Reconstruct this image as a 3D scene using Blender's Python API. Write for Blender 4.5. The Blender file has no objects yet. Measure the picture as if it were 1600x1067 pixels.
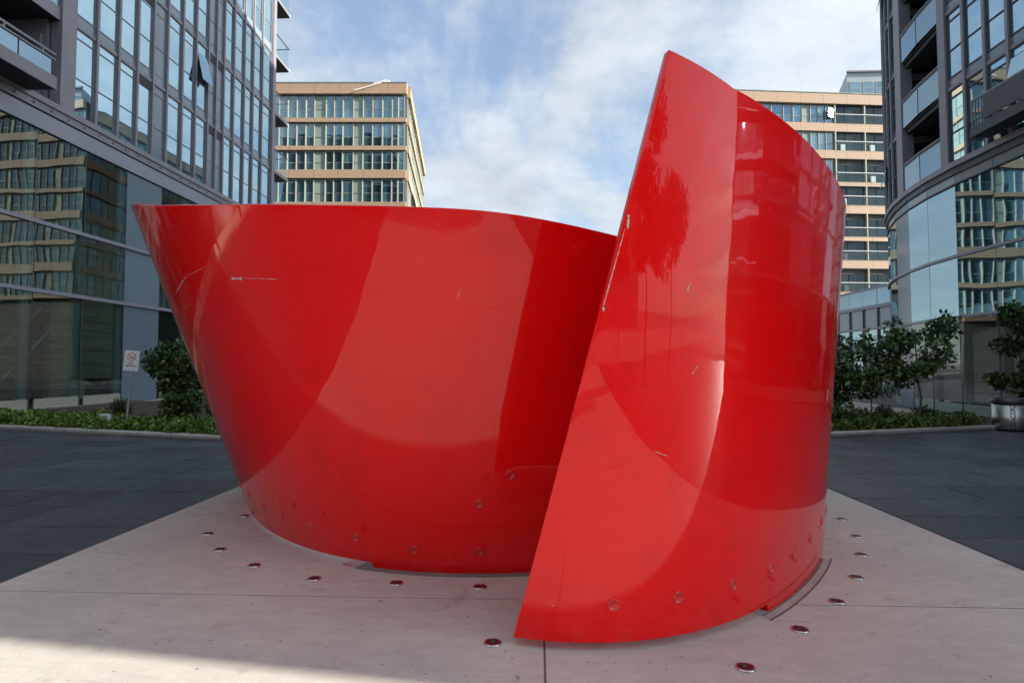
import bpy, math, random
import numpy as np
from mathutils import Vector, Matrix
R = math.radians
rnd = random.Random(7)
sc = bpy.context.scene
col = sc.collection

# ------------------------------------------------------------------ camera
cam = bpy.data.cameras.new('camera'); cam.sensor_width = 36; cam.lens = 20.25
cam.clip_start = .05; cam.clip_end = 4000
co = bpy.data.objects.new('camera', cam); col.objects.link(co)
co.location = (0, 0, 1.6); co.rotation_euler = (R(90 + 2.42), 0, R(2.42)); sc.camera = co

# ------------------------------------------------------------------ light
SUN_EL, SUN_AZ = 18.0, 98.0          # azimuth clockwise from +Y
world = bpy.data.worlds.new('World'); sc.world = world; world.use_nodes = True
wn, wl = world.node_tree.nodes, world.node_tree.links
bg = wn['Background']; bg.inputs[1].default_value = 0.10
sky = wn.new('ShaderNodeTexSky'); sky.sky_type = 'NISHITA'; sky.sun_disc = False
sky.sun_elevation = R(SUN_EL); sky.sun_rotation = R(SUN_AZ); sky.ozone_density = 2.0; sky.dust_density = .6
tc = wn.new('ShaderNodeTexCoord'); sep = wn.new('ShaderNodeSeparateXYZ'); wl.new(tc.outputs['Generated'], sep.inputs[0])
def wmath(op, a, b):
    m = wn.new('ShaderNodeMath'); m.operation = op
    for i, v in enumerate((a, b)):
        if hasattr(v, 'links'): wl.new(v, m.inputs[i])
        else: m.inputs[i].default_value = v
    return m.outputs[0]
zc = wmath('ADD', wmath('MAXIMUM', sep.outputs[2], 0.0), 0.22)
cx = wmath('DIVIDE', sep.outputs[0], zc); cy = wmath('DIVIDE', sep.outputs[1], zc)
cmb = wn.new('ShaderNodeCombineXYZ'); wl.new(cx, cmb.inputs[0]); wl.new(cy, cmb.inputs[1])
mp = wn.new('ShaderNodeMapping'); mp.inputs['Rotation'].default_value = (0, 0, R(-38)); mp.inputs['Scale'].default_value = (1.7, .75, 1)
mp.inputs['Location'].default_value = (3.4, 1.2, 0)
wl.new(cmb.outputs[0], mp.inputs[0])
n1 = wn.new('ShaderNodeTexNoise'); n1.inputs['Scale'].default_value = 1.15; n1.inputs['Detail'].default_value = 9
n1.inputs['Roughness'].default_value = .58; n1.inputs['Distortion'].default_value = .35; wl.new(mp.outputs[0], n1.inputs['Vector'])
n2 = wn.new('ShaderNodeTexNoise'); n2.inputs['Scale'].default_value = 4.5; n2.inputs['Detail'].default_value = 8
n2.inputs['Roughness'].default_value = .62; wl.new(cmb.outputs[0], n2.inputs['Vector'])
mixn = wmath('ADD', wmath('MULTIPLY', n1.outputs[0], .78), wmath('MULTIPLY', n2.outputs[0], .22))
rmp = wn.new('ShaderNodeValToRGB'); rmp.color_ramp.elements[0].position = .36; rmp.color_ramp.elements[1].position = .56
rmp.color_ramp.elements[0].color = (0, 0, 0, 1); rmp.color_ramp.elements[1].color = (1, 1, 1, 1)
rmp.color_ramp.interpolation = 'EASE'
wl.new(mixn, rmp.inputs[0])
# more haze / cloud low down
low = wn.new('ShaderNodeMapRange'); low.inputs[1].default_value = .02; low.inputs[2].default_value = .5
low.inputs[3].default_value = .75; low.inputs[4].default_value = .0; wl.new(sep.outputs[2], low.inputs[0])
cf = wmath('MAXIMUM', wmath('ADD', wmath('MULTIPLY', rmp.outputs[0],   .60), .28), low.outputs[0])
mx = wn.new('ShaderNodeMixRGB')
# cloud boosted sunward, mostly out of view, to lift ambient light (like forward scattering)
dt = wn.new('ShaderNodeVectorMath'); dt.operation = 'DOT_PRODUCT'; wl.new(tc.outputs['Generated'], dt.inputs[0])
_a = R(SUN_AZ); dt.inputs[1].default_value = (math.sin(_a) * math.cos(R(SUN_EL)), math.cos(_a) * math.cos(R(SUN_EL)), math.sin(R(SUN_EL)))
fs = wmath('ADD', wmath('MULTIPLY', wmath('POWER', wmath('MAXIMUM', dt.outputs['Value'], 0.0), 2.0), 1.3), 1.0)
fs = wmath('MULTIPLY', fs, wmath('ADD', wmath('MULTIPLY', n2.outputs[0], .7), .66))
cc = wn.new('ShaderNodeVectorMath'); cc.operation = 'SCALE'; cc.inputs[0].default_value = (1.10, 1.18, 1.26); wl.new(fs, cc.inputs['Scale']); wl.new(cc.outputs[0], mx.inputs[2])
hs = wn.new('ShaderNodeHueSaturation'); hs.inputs['Saturation'].default_value = 1.15; hs.inputs['Value'].default_value = .40
wl.new(sky.outputs[0], hs.inputs['Color'])
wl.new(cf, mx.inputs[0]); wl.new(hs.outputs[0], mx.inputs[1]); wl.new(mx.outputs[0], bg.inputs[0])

sl = bpy.data.lights.new('sun', 'SUN'); sl.energy = 2.0; sl.angle = R(.5); sl.color = (1, .93, .82)
so = bpy.data.objects.new('sun', sl); col.objects.link(so)
az = R(SUN_AZ); sdir = Vector((math.sin(az) * math.cos(R(SUN_EL)), math.cos(az) * math.cos(R(SUN_EL)), math.sin(R(SUN_EL))))
so.rotation_euler = sdir.to_track_quat('Z', 'Y').to_euler(); so.location = (40, -20, 60)
sc.view_settings.view_transform = 'Standard'; sc.view_settings.look = 'None'
sc.view_settings.exposure = 2.75; sc.view_settings.gamma = 1
sc.view_settings.use_curve_mapping = False
sc.render.engine = 'CYCLES'; sc.cycles.max_bounces = 8; sc.cycles.glossy_bounces = 5
sc.cycles.transparent_max_bounces = 12; sc.cycles.caustics_reflective = False; sc.cycles.caustics_refractive = False

# ------------------------------------------------------------------ materials
class M:
    def __init__(s, name, rgb, rough=.5, metal=0, spec=.5, **kw):
        s.m = bpy.data.materials.new(name); s.m.use_nodes = True
        s.n = s.m.node_tree.nodes; s.l = s.m.node_tree.links; s.b = s.n['Principled BSDF']
        s.set('Base Color', (*rgb, 1)); s.set('Roughness', rough); s.set('Metallic', metal); s.set('Specular IOR Level', spec)
        s.rgb = rgb; s.v = None
        for k, v in kw.items(): s.set(k.replace('_', ' '), v)
    def set(s, k, v): s.b.inputs[k].default_value = v
    def vec(s, kind='pos'):
        if kind == 'pos': return s.n.new('ShaderNodeNewGeometry').outputs['Position']
        return s.n.new('ShaderNodeTexCoord').outputs[kind]
    def noise(s, scale, detail=4, rough=.55, stretch=None, kind='pos', dist=0):
        v = s.vec(kind)
        if stretch:
            mp = s.n.new('ShaderNodeMapping'); mp.inputs['Scale'].default_value = stretch; s.l.new(v, mp.inputs[0]); v = mp.outputs[0]
        t = s.n.new('ShaderNodeTexNoise'); t.inputs['Scale'].default_value = scale; t.inputs['Detail'].default_value = detail
        t.inputs['Roughness'].default_value = rough; t.inputs['Distortion'].default_value = dist; s.l.new(v, t.inputs['Vector']); return t.outputs[0]
    def ramp(s, f, stops):
        r = s.n.new('ShaderNodeValToRGB'); e = r.color_ramp.elements
        while len(e) < len(stops): e.new(.5)
        for el, (p, c) in zip(e, stops): el.position = p; el.color = (*c, 1) if len(c) == 3 else c
        s.l.new(f, r.inputs[0]); return r.outputs[0]
    def mul(s, a, b, mode='MULTIPLY', fac=1.0):
        m = s.n.new('ShaderNodeMixRGB'); m.blend_type = mode
        if hasattr(fac, 'links'): s.l.new(fac, m.inputs[0])
        else: m.inputs[0].default_value = fac
        for i, v in ((1, a), (2, b)):
            if hasattr(v, 'links'): s.l.new(v, m.inputs[i])
            else: m.inputs[i].default_value = (*v, 1)
        return m.outputs[0]
    def base(s, c): s.l.new(c, s.b.inputs['Base Color']); return s
    def vary(s, scale, lo=.8, hi=1.15, detail=5, stretch=None, kind='pos'):
        f = s.noise(scale, detail, stretch=stretch, kind=kind)
        c = s.ramp(f, [(.3, tuple(x * lo for x in s.rgb)), (.7, tuple(min(1, x * hi) for x in s.rgb))]); s.base(c); s.c = c; return s
    def objvary(s, amt=.12):   # small tone difference from piece to piece
        o = s.n.new('ShaderNodeObjectInfo').outputs['Random']
        c = s.ramp(o, [(0, (1 - amt,) * 3), (1, (1 + amt,) * 3)])
        src = getattr(s, 'c', s.rgb); s.c = s.mul(src, c); s.base(s.c); return s
    def roughvary(s, scale, lo, hi, **k):
        f = s.noise(scale, 4, **k); r = s.n.new('ShaderNodeMapRange'); r.inputs[1].default_value = .3; r.inputs[2].default_value = .7
        r.inputs[3].default_value = lo; r.inputs[4].default_value = hi; s.l.new(f, r.inputs[0]); s.l.new(r.outputs[0], s.b.inputs['Roughness']); return s
    def bump(s, scale, strength=.2, dist=.01, detail=4, stretch=None, kind='pos', coat=False):
        f = s.noise(scale, detail, stretch=stretch, kind=kind); b = s.n.new('ShaderNodeBump'); b.inputs['Strength'].default_value = strength
        b.inputs['Distance'].default_value = dist; s.l.new(f, b.inputs['Height']); s.l.new(b.outputs[0], s.b.inputs['Normal'])
        if coat: s.l.new(b.outputs[0], s.b.inputs['Coat Normal'])
        return s

# red enamel
red = M('red_enamel', (.88, .0022, .0035), .35, spec=.08, Coat_Weight=.82, Coat_Roughness=.015, Coat_IOR=1.46)
f = red.noise(60, 2); g = red.ramp(f, [(.3, (.95,) * 3), (.7, (1.03,) * 3)])
base = red.mul((.88, .0022, .0035), g)
dirt = red.noise(1.2, 8, .7); dm = red.ramp(dirt, [(.5, (1, 1, 1)), (.75, (.80, .86, .88))]); base = red.mul(base, dm)
# pin-head chips
vo = red.n.new('ShaderNodeTexVoronoi'); vo.inputs['Scale'].default_value = 5.5; red.l.new(red.vec(), vo.inputs['Vector'])
chips = red.ramp(vo.outputs['Distance'], [(.0, (1, 1, 1)), (.018, (1, 1, 1)), (.028, (0, 0, 0))])
base = red.mul(base, (.45, .35, .33), 'MIX', chips)
# settled dust and splash marks near the foot, and faint wipe marks
sz = red.n.new('ShaderNodeSeparateXYZ'); red.l.new(red.vec(), sz.inputs[0])
foot = red.ramp(sz.outputs[2], [(.02, (1, 1, 1)), (.42, (0, 0, 0))]); spl = red.ramp(red.noise(9, 8, .75), [(.48, (0, 0, 0)), (.66, (.07, .07, .07))])
base = red.mul(base, (.50, .36, .30), 'MIX', red.mul(foot, spl))
wipe = red.ramp(red.noise(3.5, 8, .8, stretch=(2.5, 2.5, .35), dist=.8), [(.60, (0, 0, 0)), (.74, (.09, .09, .09))]); base = red.mul(base, (.62, .10, .09), 'MIX', wipe)
hair = red.ramp(red.noise(1.1, 3, .5, stretch=(1, 1, 2.2), dist=2.5), [(.498, (0, 0, 0)), (.4995, (.12, .12, .12)), (.501, (0, 0, 0))]); base = red.mul(base, (.70, .25, .22), 'MIX', hair)
red.base(base); red.bump(1.6, .05, .05, 1, coat=False)
cr = red.noise(2.2, 6, .65); mr = red.n.new('ShaderNodeMapRange'); mr.inputs[1].default_value = .45; mr.inputs[2].default_value = .8
mr.inputs[3].default_value = .012; mr.inputs[4].default_value = .09; red.l.new(cr, mr.inputs[0]); red.l.new(mr.outputs[0], red.b.inputs['Coat Roughness'])
cb = red.n.new('ShaderNodeBump'); cb.inputs['Strength'].default_value = .16; cb.inputs['Distance'].default_value = .02
red.l.new(red.noise(2.3, 2, .4), cb.inputs['Height']); red.l.new(cb.outputs[0], red.b.inputs['Coat Normal'])
red_dull = M('red_plug_paint', (.72, .004, .006), .3, spec=.5, Coat_Weight=.8).vary(30, .7, 1.1)
red_disc = M('red_disc', (.13, .010, .016), .5).vary(60, .6, 1.2)
primer = M('bare_primer', (.62, .58, .52), .8).vary(90, .6, 1.1)
steel = M('stainless_steel', (.62, .63, .64), .25, 1).roughvary(40, .18, .4)
dsteel = M('dark_steel', (.10, .10, .11), .4, .7).vary(50, .5, 1.3)

conc = M('pale_concrete', (.64, .63, .585), .72, spec=.35)
big = conc.ramp(conc.noise(.55, 6, .6), [(.3, (.80, .79, .80)), (.7, (1.06, 1.05, 1.0))])
mid = conc.ramp(conc.noise(5, 8, .7, stretch=(1, 2.5, 1)), [(.3, (.86, .85, .85)), (.7, (1.06, 1.06, 1.05))])
fine = conc.ramp(conc.noise(160, 3, .6), [(.3, (.88,) * 3), (.7, (1.08,) * 3)])
c = conc.mul(conc.mul(conc.mul(conc.rgb, big), mid), fine)
sp = conc.n.new('ShaderNodeTexVoronoi'); sp.inputs['Scale'].default_value = 4.2; conc.l.new(conc.vec(), sp.inputs['Vector'])
spm = conc.ramp(sp.outputs['Distance'], [(0, (.25, .22, .2)), (.022, (.3, .27, .25)), (.045, (1, 1, 1))]); c = conc.mul(c, spm)
st = conc.ramp(conc.noise(2.4, 9, .75, dist=1.2), [(.57, (1, 1, 1)), (.68, (.76, .74, .73))]); c = conc.mul(c, st)
pit = conc.ramp(conc.noise(26, 2, .5), [(.70, (1, 1, 1)), (.745, (.52, .48, .46))]); c = conc.mul(c, pit)
scuff = conc.ramp(conc.noise(3.2, 6, .7, stretch=(.5, 2.2, 1), dist=.6), [(.62, (1, 1, 1)), (.70, (.80, .78, .77))]); c = conc.mul(c, scuff)
conc.c = c; conc.objvary(.03); conc.bump(140, .25, .002, 5); conc.roughvary(6, .6, .85)
curbm = M('kerb_concrete', (.44, .43, .40), .8).vary(7, .8, 1.1).objvary(.06).bump(90, .3, .003)
gran = M('dark_granite', (.046, .053, .065), .42, spec=.5)
a = gran.ramp(gran.noise(220, 2, .7), [(.35, (.75,) * 3), (.65, (1.35,) * 3)])
b2 = gran.ramp(gran.noise(.8, 7, .65), [(.3, (.7, .7, .7)), (.72, (1.4, 1.4, 1.36))])
gran.c = gran.mul(gran.mul(gran.rgb, a), b2); gran.objvary(.28); gran.roughvary(3, .34, .62).bump(120, .25, .002)
joint = M('dark_joint_sand', (.03, .032, .035), .9).vary(30, .7, 1.2)
slabj = M('grey_joint_filler', (.15, .135, .12), .9).vary(30, .6, 1.3)
plazam = M('plaza_ground', (.16, .155, .15), .85).vary(.6, .85, 1.1)
pale_pave = M('pale_paving', (.36, .34, .31), .8).vary(2, .85, 1.1)
soil = M('bark_mulch', (.07, .048, .035), .95).vary(25, .5, 1.5).bump(40, .8, .03)
gravelm = M('gravel_grit', (.30, .28, .25), .9).vary(60, .3, 1.3).bump(90, 1, .01)

frame_m = M('grey_aluminium', (.23, .225, .25), .42, .3).vary(1.5, .92, 1.08).objvary(.05)
frame_d = M('dark_aluminium', (.065, .067, .078), .45, .2).vary(1.5, .9, 1.1).objvary(.05)
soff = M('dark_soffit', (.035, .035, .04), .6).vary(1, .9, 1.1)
fascia_m = M('mauve_grey_fascia', (.27, .275, .33), .4, .4).vary(.4, .93, 1.06)
opaque_m = M('opaque_blue_grey_panel', (.17, .235, .29), .16, spec=.9).objvary(.06)
opaque_g = M('grey_green_panel', (.25, .33, .29), .35, spec=.5).objvary(.06)
louvre_m = M('louvre_metal', (.09, .09, .095), .5, .4).objvary(.1)
cream_m = M('cream_slats', (.42, .42, .33), .6).objvary(.05)
post_m = M('grey_interior_post', (.40, .47, .45), .5).vary(2, .9, 1.1)
room_m = M('dim_interior', (.09, .088, .085), .8).vary(1, .8, 1.2)
stone_m = M('striped_stone_wall', (.75, .64, .44), .6).vary(1.2, .5, 1.15, stretch=(.25, .25, 6))
white_m = M('white_paint', (.75, .75, .74), .5).vary(8, .93, 1.03)
black_m = M('black_rubber', (.02, .02, .022), .6).vary(20, .8, 1.2)
sign_red = M('sign_red', (.55, .02, .02), .5).vary(30, .9, 1.05)
sign_blk = M('sign_black', (.02, .02, .02), .5).vary(30, .9, 1.05)
galv = M('galvanised_post', (.45, .46, .48), .4, .6).vary(20, .8, 1.1)

def tan_mat():
    m = M('tan_boarding', (.46, .32, .215), .6)
    z = m.n.new('ShaderNodeSeparateXYZ'); m.l.new(m.vec(), z.inputs[0])
    w = m.n.new('ShaderNodeMath'); w.operation = 'FRACT'; s = m.n.new('ShaderNodeMath'); s.operation = 'MULTIPLY'; s.inputs[1].default_value = 4.0
    m.l.new(z.outputs[2], s.inputs[0]); m.l.new(s.outputs[0], w.inputs[0])
    gr = m.ramp(w.outputs[0], [(0, (.55,) * 3), (.12, (.6,) * 3), (.2, (1, 1, 1)), (1, (1.0,) * 3)])
    n = m.ramp(m.noise(3, 5, .6, stretch=(.5, .5, 8)), [(.3, (.86,) * 3), (.7, (1.1,) * 3)])
    fx = m.n.new('ShaderNodeMath'); fx.operation = 'MULTIPLY'; fx.inputs[1].default_value = .38; m.l.new(z.outputs[0], fx.inputs[0])
    fr_ = m.n.new('ShaderNodeMath'); fr_.operation = 'FRACT'; m.l.new(fx.outputs[0], fr_.inputs[0])
    vj = m.ramp(fr_.outputs[0], [(0, (.6,) * 3), (.018, (.6,) * 3), (.026, (1, 1, 1)), (1, (1, 1, 1))])
    m.c = m.mul(m.mul(m.mul(m.rgb, gr), n), vj); m.objvary(.08); return m
tan = tan_mat()

def glass(name, rgb, spec=1.0, ior=2.0, wav=.10, wscale=.55, curtain=False, dist=.1):
    m = M(name, rgb, .02, spec=.5); m.set('IOR', ior); m.set('Roughness', .015); m.set('Specular Tint', (.64, .88, 1, 1))
    oi = m.n.new('ShaderNodeObjectInfo')
    if curtain:
        v = m.noise(1.0, 2, .5, stretch=(9, 9, .05)); cc = m.ramp(v, [(.35, (.6,) * 3), (.65, (1.5,) * 3)])
        rr = m.ramp(oi.outputs['Random'], [(0, (.35,) * 3), (.35, (.8,) * 3), (.7, (1.2,) * 3), (1, (1.7,) * 3)])
        m.c = m.mul(m.mul(rgb, cc), rr); m.base(m.c)
    else: m.objvary(.25)
    # every pane is bowed a little differently
    add = m.n.new('ShaderNodeVectorMath'); add.operation = 'ADD'; m.l.new(m.vec(), add.inputs[0])
    sc3 = m.n.new('ShaderNodeMath'); sc3.operation = 'MULTIPLY'; sc3.inputs[1].default_value = 57; m.l.new(oi.outputs['Random'], sc3.inputs[0])
    m.l.new(sc3.outputs[0], add.inputs[1])
    t = m.n.new('ShaderNodeTexNoise'); t.inputs['Scale'].default_value = wscale; t.inputs['Detail'].default_value = 1.0
    m.l.new(add.outputs[0], t.inputs['Vector'])
    b = m.n.new('ShaderNodeBump'); b.inputs['Strength'].default_value = wav; b.inputs['Distance'].default_value = dist
    m.l.new(t.outputs[0], b.inputs['Height']); m.l.new(b.outputs[0], m.b.inputs['Normal'])
    return m
g_tower = glass('tower_window_glass', (.055, .085, .10), ior=7.0, wav=.05, curtain=True)
g_rt = glass('right_tower_glass', (.03, .05, .07), ior=7.0, wav=.05, curtain=True)
g_tan = glass('tan_block_window_glass', (.045, .10, .13), ior=2.9, wav=.12, curtain=True)
g_rail = glass('balustrade_glass', (.16, .22, .31), ior=3.2, wav=.1)
g_loggia = glass('shaded_loggia_glass', (.018, .024, .026), ior=1.5, wav=.1)  # dark glass colour stands in for the shade of a deep recess
g_mirror = glass('glint_pane_glass', (.1, .12, .13), ior=2.2, wav=.004)
g_pod_r = glass('curved_podium_glass', (.012, .016, .02), ior=5.5, wav=.05, wscale=.5)
def see_through(name, tint, ior, wav, refl=1.0):
    m = bpy.data.materials.new(name); m.use_nodes = True; n, l = m.node_tree.nodes, m.node_tree.links
    n.remove(n['Principled BSDF']); out = n['Material Output']
    tr = n.new('ShaderNodeBsdfTransparent'); tr.inputs[0].default_value = (*tint, 1)
    gl = n.new('ShaderNodeBsdfGlossy'); gl.inputs['Roughness'].default_value = .01; gl.inputs['Color'].default_value = (.88, .97, .95, 1)
    fr = n.new('ShaderNodeFresnel'); fr.inputs['IOR'].default_value = ior
    mxs = n.new('ShaderNodeMixShader'); g0 = n.new('ShaderNodeNewGeometry'); iv = n.new('ShaderNodeMath'); iv.operation = 'SUBTRACT'; iv.inputs[0].default_value = 1.0
    l.new(g0.outputs['Backfacing'], iv.inputs[1]); mf = n.new('ShaderNodeMath'); mf.operation = 'MULTIPLY'; l.new(iv.outputs[0], mf.inputs[0]); l.new(fr.outputs[0], mf.inputs[1])
    l.new(mf.outputs[0], mxs.inputs[0]); l.new(tr.outputs[0], mxs.inputs[1]); l.new(gl.outputs[0], mxs.inputs[2]); l.new(mxs.outputs[0], out.inputs[0])
    geo = n.new('ShaderNodeNewGeometry'); oi = n.new('ShaderNodeObjectInfo'); ad = n.new('ShaderNodeVectorMath'); sc3 = n.new('ShaderNodeMath')
    sc3.operation = 'MULTIPLY'; sc3.inputs[1].default_value = 57; l.new(oi.outputs['Random'], sc3.inputs[0]); l.new(geo.outputs['Position'], ad.inputs[0]); l.new(sc3.outputs[0], ad.inputs[1])
    t = n.new('ShaderNodeTexNoise'); t.inputs['Scale'].default_value = .6; t.inputs['Detail'].default_value = 1; l.new(ad.outputs[0], t.inputs['Vector'])
    b = n.new('ShaderNodeBump'); b.inputs['Strength'].default_value = wav; b.inputs['Distance'].default_value = .1; l.new(t.outputs[0], b.inputs['Height'])
    l.new(b.outputs[0], gl.inputs['Normal']); l.new(b.outputs[0], fr.inputs['Normal'])
    class W: pass
    w = W(); w.m = m; return w
g_pod_l = see_through('podium_glass', (.60, .68, .66), 2.0, .035)
g_pod_rt = see_through('curved_podium_clear_glass', (.40, .47, .49), 2.3, .05)
g_bal = see_through('clear_balustrade_glass', (.90, .95, .96), 1.5, .1)

def leafmat(name, rgb, autumn=None):
    m = M(name, rgb, .45, spec=.4)
    n = m.noise(6, 3, .6); c = m.ramp(n, [(.3, tuple(x * .55 for x in rgb)), (.55, rgb), (.75, tuple(x * 1.6 for x in rgb))])
    if autumn:
        k = m.ramp(m.noise(1.6, 5, .7), [(.56, (0, 0, 0)), (.66, (1, 1, 1))]); c = m.mul(c, autumn, 'MIX', k)
    isl = m.n.new('ShaderNodeNewGeometry').outputs['Random Per Island']; c = m.mul(c, m.ramp(isl, [(0, (.45, .5, .5)), (.5, (.9, .95, .9)), (.85, (1.5, 1.45, 1.2)), (.95, (1.9, 1.6, 1.1)), (1, (2.2, 1.2, .9))])); m.base(c); m.set('Transmission Weight', 0); m.set('Subsurface Weight', 0); return m
leaf_hedge = leafmat('hedge_leaves', (.13, .22, .035))
leaf_hedge2 = leafmat('browning_hedge_leaves', (.095, .165, .035), (.28, .12, .04))
leaf_dark = leafmat('dark_leaves', (.062, .115, .035))
leaf_tree = leafmat('tree_leaves', (.085, .15, .05))
leaf_gold = leafmat('golden_leaves', (.50, .24, .02))
bark = M('bark', (.17, .145, .12), .9).vary(12, .6, 1.2, stretch=(1, 1, .2)).bump(40, .6, .01)

# ------------------------------------------------------------------ mesh helpers
def link(o, parent=None):
    col.objects.link(o)
    if parent is not None: o.parent = parent
    return o
def tag(o, label=None, cat=None, group=None, kind=None):
    if label: o['label'] = label
    if cat: o['category'] = cat
    if group: o['group'] = group
    if kind: o['kind'] = kind
    return o
def empty(name, loc, label, cat, group=None, rz=0, parent=None):
    o = bpy.data.objects.new(name, None); o.location = loc; o.rotation_euler = (0, 0, rz); link(o, parent)
    return tag(o, label, cat, group)
def mesh(name, V, F, mat, smooth=False):
    me = bpy.data.meshes.new(name); me.from_pydata([tuple(map(float, v)) for v in V], [], F); me.materials.append(mat.m); me.update()
    if smooth: me.polygons.foreach_set('use_smooth', [True] * len(me.polygons))
    return me
def obj(name, me, parent=None, loc=(0, 0, 0), rot=(0, 0, 0)):
    o = bpy.data.objects.new(name, me); o.location = loc; o.rotation_euler = rot; return link(o, parent)
CF = [(0, 3, 2, 1), (4, 5, 6, 7), (0, 1, 5, 4), (1, 2, 6, 5), (2, 3, 7, 6), (3, 0, 4, 7)]
def cubeV(x0, x1, y0, y1, z0, z1): return [(x0, y0, z0), (x1, y0, z0), (x1, y1, z0), (x0, y1, z0), (x0, y0, z1), (x1, y0, z1), (x1, y1, z1), (x0, y1, z1)]
class MB:
    def __init__(s): s.V = []; s.F = []
    def add(s, V, F): k = len(s.V); s.V += [tuple(v) for v in V]; s.F += [tuple(i + k for i in f) for f in F]; return s
    def box(s, *a): return s.add(cubeV(*a), CF)
    def tube(s, p, q, r, r2=None, n=8):
        p, q = Vector(p), Vector(q); d = (q - p).normalized(); u = d.orthogonal().normalized(); v = d.cross(u); r2 = r if r2 is None else r2
        V = []
        for c, rr in ((p, r), (q, r2)):
            for i in range(n):
                a = 2 * math.pi * i / n; V.append(c + u * math.cos(a) * rr + v * math.sin(a) * rr)
        F = [(i, (i + 1) % n, n + (i + 1) % n, n + i) for i in range(n)] + [tuple(range(n - 1, -1, -1)), tuple(range(n, 2 * n))]
        return s.add(V, F)
    def lathe(s, prof, n=32, c=(0, 0, 0)):
        V = [(c[0] + r * math.cos(2 * math.pi * i / n), c[1] + r * math.sin(2 * math.pi * i / n), c[2] + z) for r, z in prof for i in range(n)]
        F = [(j * n + i, j * n + (i + 1) % n, (j + 1) * n + (i + 1) % n, (j + 1) * n + i) for j in range(len(prof) - 1) for i in range(n)]
        return s.add(V, F)
    def build(s, name, mat, parent=None, loc=(0, 0, 0), rot=(0, 0, 0), smooth=False): return obj(name, mesh(name, s.V, s.F, mat, smooth), parent, loc, rot)
_cube = {}
def cube(mat):
    if mat.m.name not in _cube: _cube[mat.m.name] = mesh('piece_' + mat.m.name, cubeV(-.5, .5, -.5, .5, -.5, .5), CF, mat)
    return _cube[mat.m.name]
def box(name, parent, mat, x0, x1, y0, y1, z0, z1, kind=None):
    base = Vector(parent.location) if parent is not None else Vector((0, 0, 0))
    o = obj(name, cube(mat), parent, Vector(((x0 + x1) / 2, (y0 + y1) / 2, (z0 + z1) / 2)) - base); o.scale = (x1 - x0, y1 - y0, z1 - z0)
    if kind: o['kind'] = kind
    return o
class Face:
    """vertical facade frame: origin o, unit direction d along the wall, outward normal n"""
    def __init__(s, o, ang, flip=1): s.o = Vector((o[0], o[1], 0)); s.a = ang; s.d = Vector((math.cos(ang), math.sin(ang), 0)); s.n = Vector((-s.d.y, s.d.x, 0)) * flip; s.flip = flip
    def p(s, u, m, z): return s.o + s.d * u + s.n * m + Vector((0, 0, z))
def fbox(name, parent, mat, F, u0, u1, m0, m1, z0, z1):
    o = obj(name, cube(mat), parent, F.p((u0 + u1) / 2, (m0 + m1) / 2, (z0 + z1) / 2) - Vector(parent.location), (0, 0, F.a))
    o.scale = (abs(u1 - u0), abs(m1 - m0), abs(z1 - z0)); return o
_fr = {}
def window(parent, F, u0, u1, z0, z1, bars, fm, gm, m=0.0, bw=.05, depth=.07, tilt=.12, openp=None, opaque=None):
    """window part (frame mesh) with one pane sub-part per opening; bars: z offsets of transoms from z0"""
    w, h = u1 - u0, z1 - z0; key = (round(w, 3), round(h, 3), tuple(round(b, 3) for b in bars), bw, fm.m.name)
    if key not in _fr:
        b = MB(); b.box(0, bw, -depth / 2, depth / 2, 0, h).box(w - bw, w, -depth / 2, depth / 2, 0, h)
        for zz in [0] + [x - bw / 2 for x in bars] + [h - bw]: b.box(bw, w - bw, -depth / 2 + .003, depth / 2 + .004, zz, zz + bw)
        _fr[key] = mesh('window_frame', b.V, b.F, fm)
    wo = obj('window', _fr[key], parent, F.p(u0, m, z0) - Vector(parent.location), (0, 0, F.a))
    lv = [bw] + [x for x in bars] + [h - bw]
    for i in range(len(lv) - 1):
        a, c = lv[i] + (bw / 2 if i else 0), lv[i + 1] - (bw / 2 if i < len(lv) - 2 else 0)
        mm = opaque if opaque else gm
        op = openp is not None and i == openp
        p = obj('pane', cube(mm), wo, (w / 2, 0, (a + c) / 2)); p.scale = (w - 2 * bw + .006, .02, c - a + .006)
        if op:
            th = R(13); hh = (c - a) / 2; sgn = F.flip
            p.rotation_euler = (sgn * th, 0, 0)
            p.location = (w / 2, sgn * (hh * math.sin(th) + .06), c - hh * math.cos(th)); p['label'] = 'open top-hung window pane tilted outwards'
        else: p.rotation_euler = (R(rnd.gauss(0, tilt)), 0, R(rnd.gauss(0, tilt)))
    return wo

# ------------------------------------------------------------------ ground
g = MB(); g.add([(-1500, -1500, -.06), (1500, -1500, -.06), (1500, 1500, -.06), (-1500, 1500, -.06)], [(0, 1, 2, 3)])
tag(g.build('ground', plazam), kind='structure')
# sunlit pale plaza behind, dark stone plaza around the slab
pv = bpy.data.objects.new('plaza_paving', None); link(pv); pv['kind'] = 'structure'
bed = MB(); bed.box(-40, 30, -14, 60, -.055, -.014); bed.build('joint_bed', joint, pv)
pale = MB(); pale.box(-60, 60, -44, -14.02, -.055, .0); tag(pale.build('street_pavement', pale_pave), kind='structure')
PW, PL = 1.2, .8
pav = mesh('paver', cubeV(-PW / 2 + .008, PW / 2 - .008, -PL / 2 + .008, PL / 2 - .008, -.05, 0), CF, gran)
cells = []
for j in range(-18, 32):
    y = PL * (j + .5)
    for i in range(-20, 20):
        x = PW * (i + .5 + (.5 if j % 2 else 0))
        if -3.95 - PW / 2 < x < 3.83 + PW / 2 and -13.5 < y < 10.8: continue
        cells.append((x, y))
def score(c):
    x, y = c
    if y < 3.6 or abs(x) > .93 * y + 1: return 1e6 + x * x + y * y
    return x * x + y * y
cells.sort(key=score)
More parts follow.
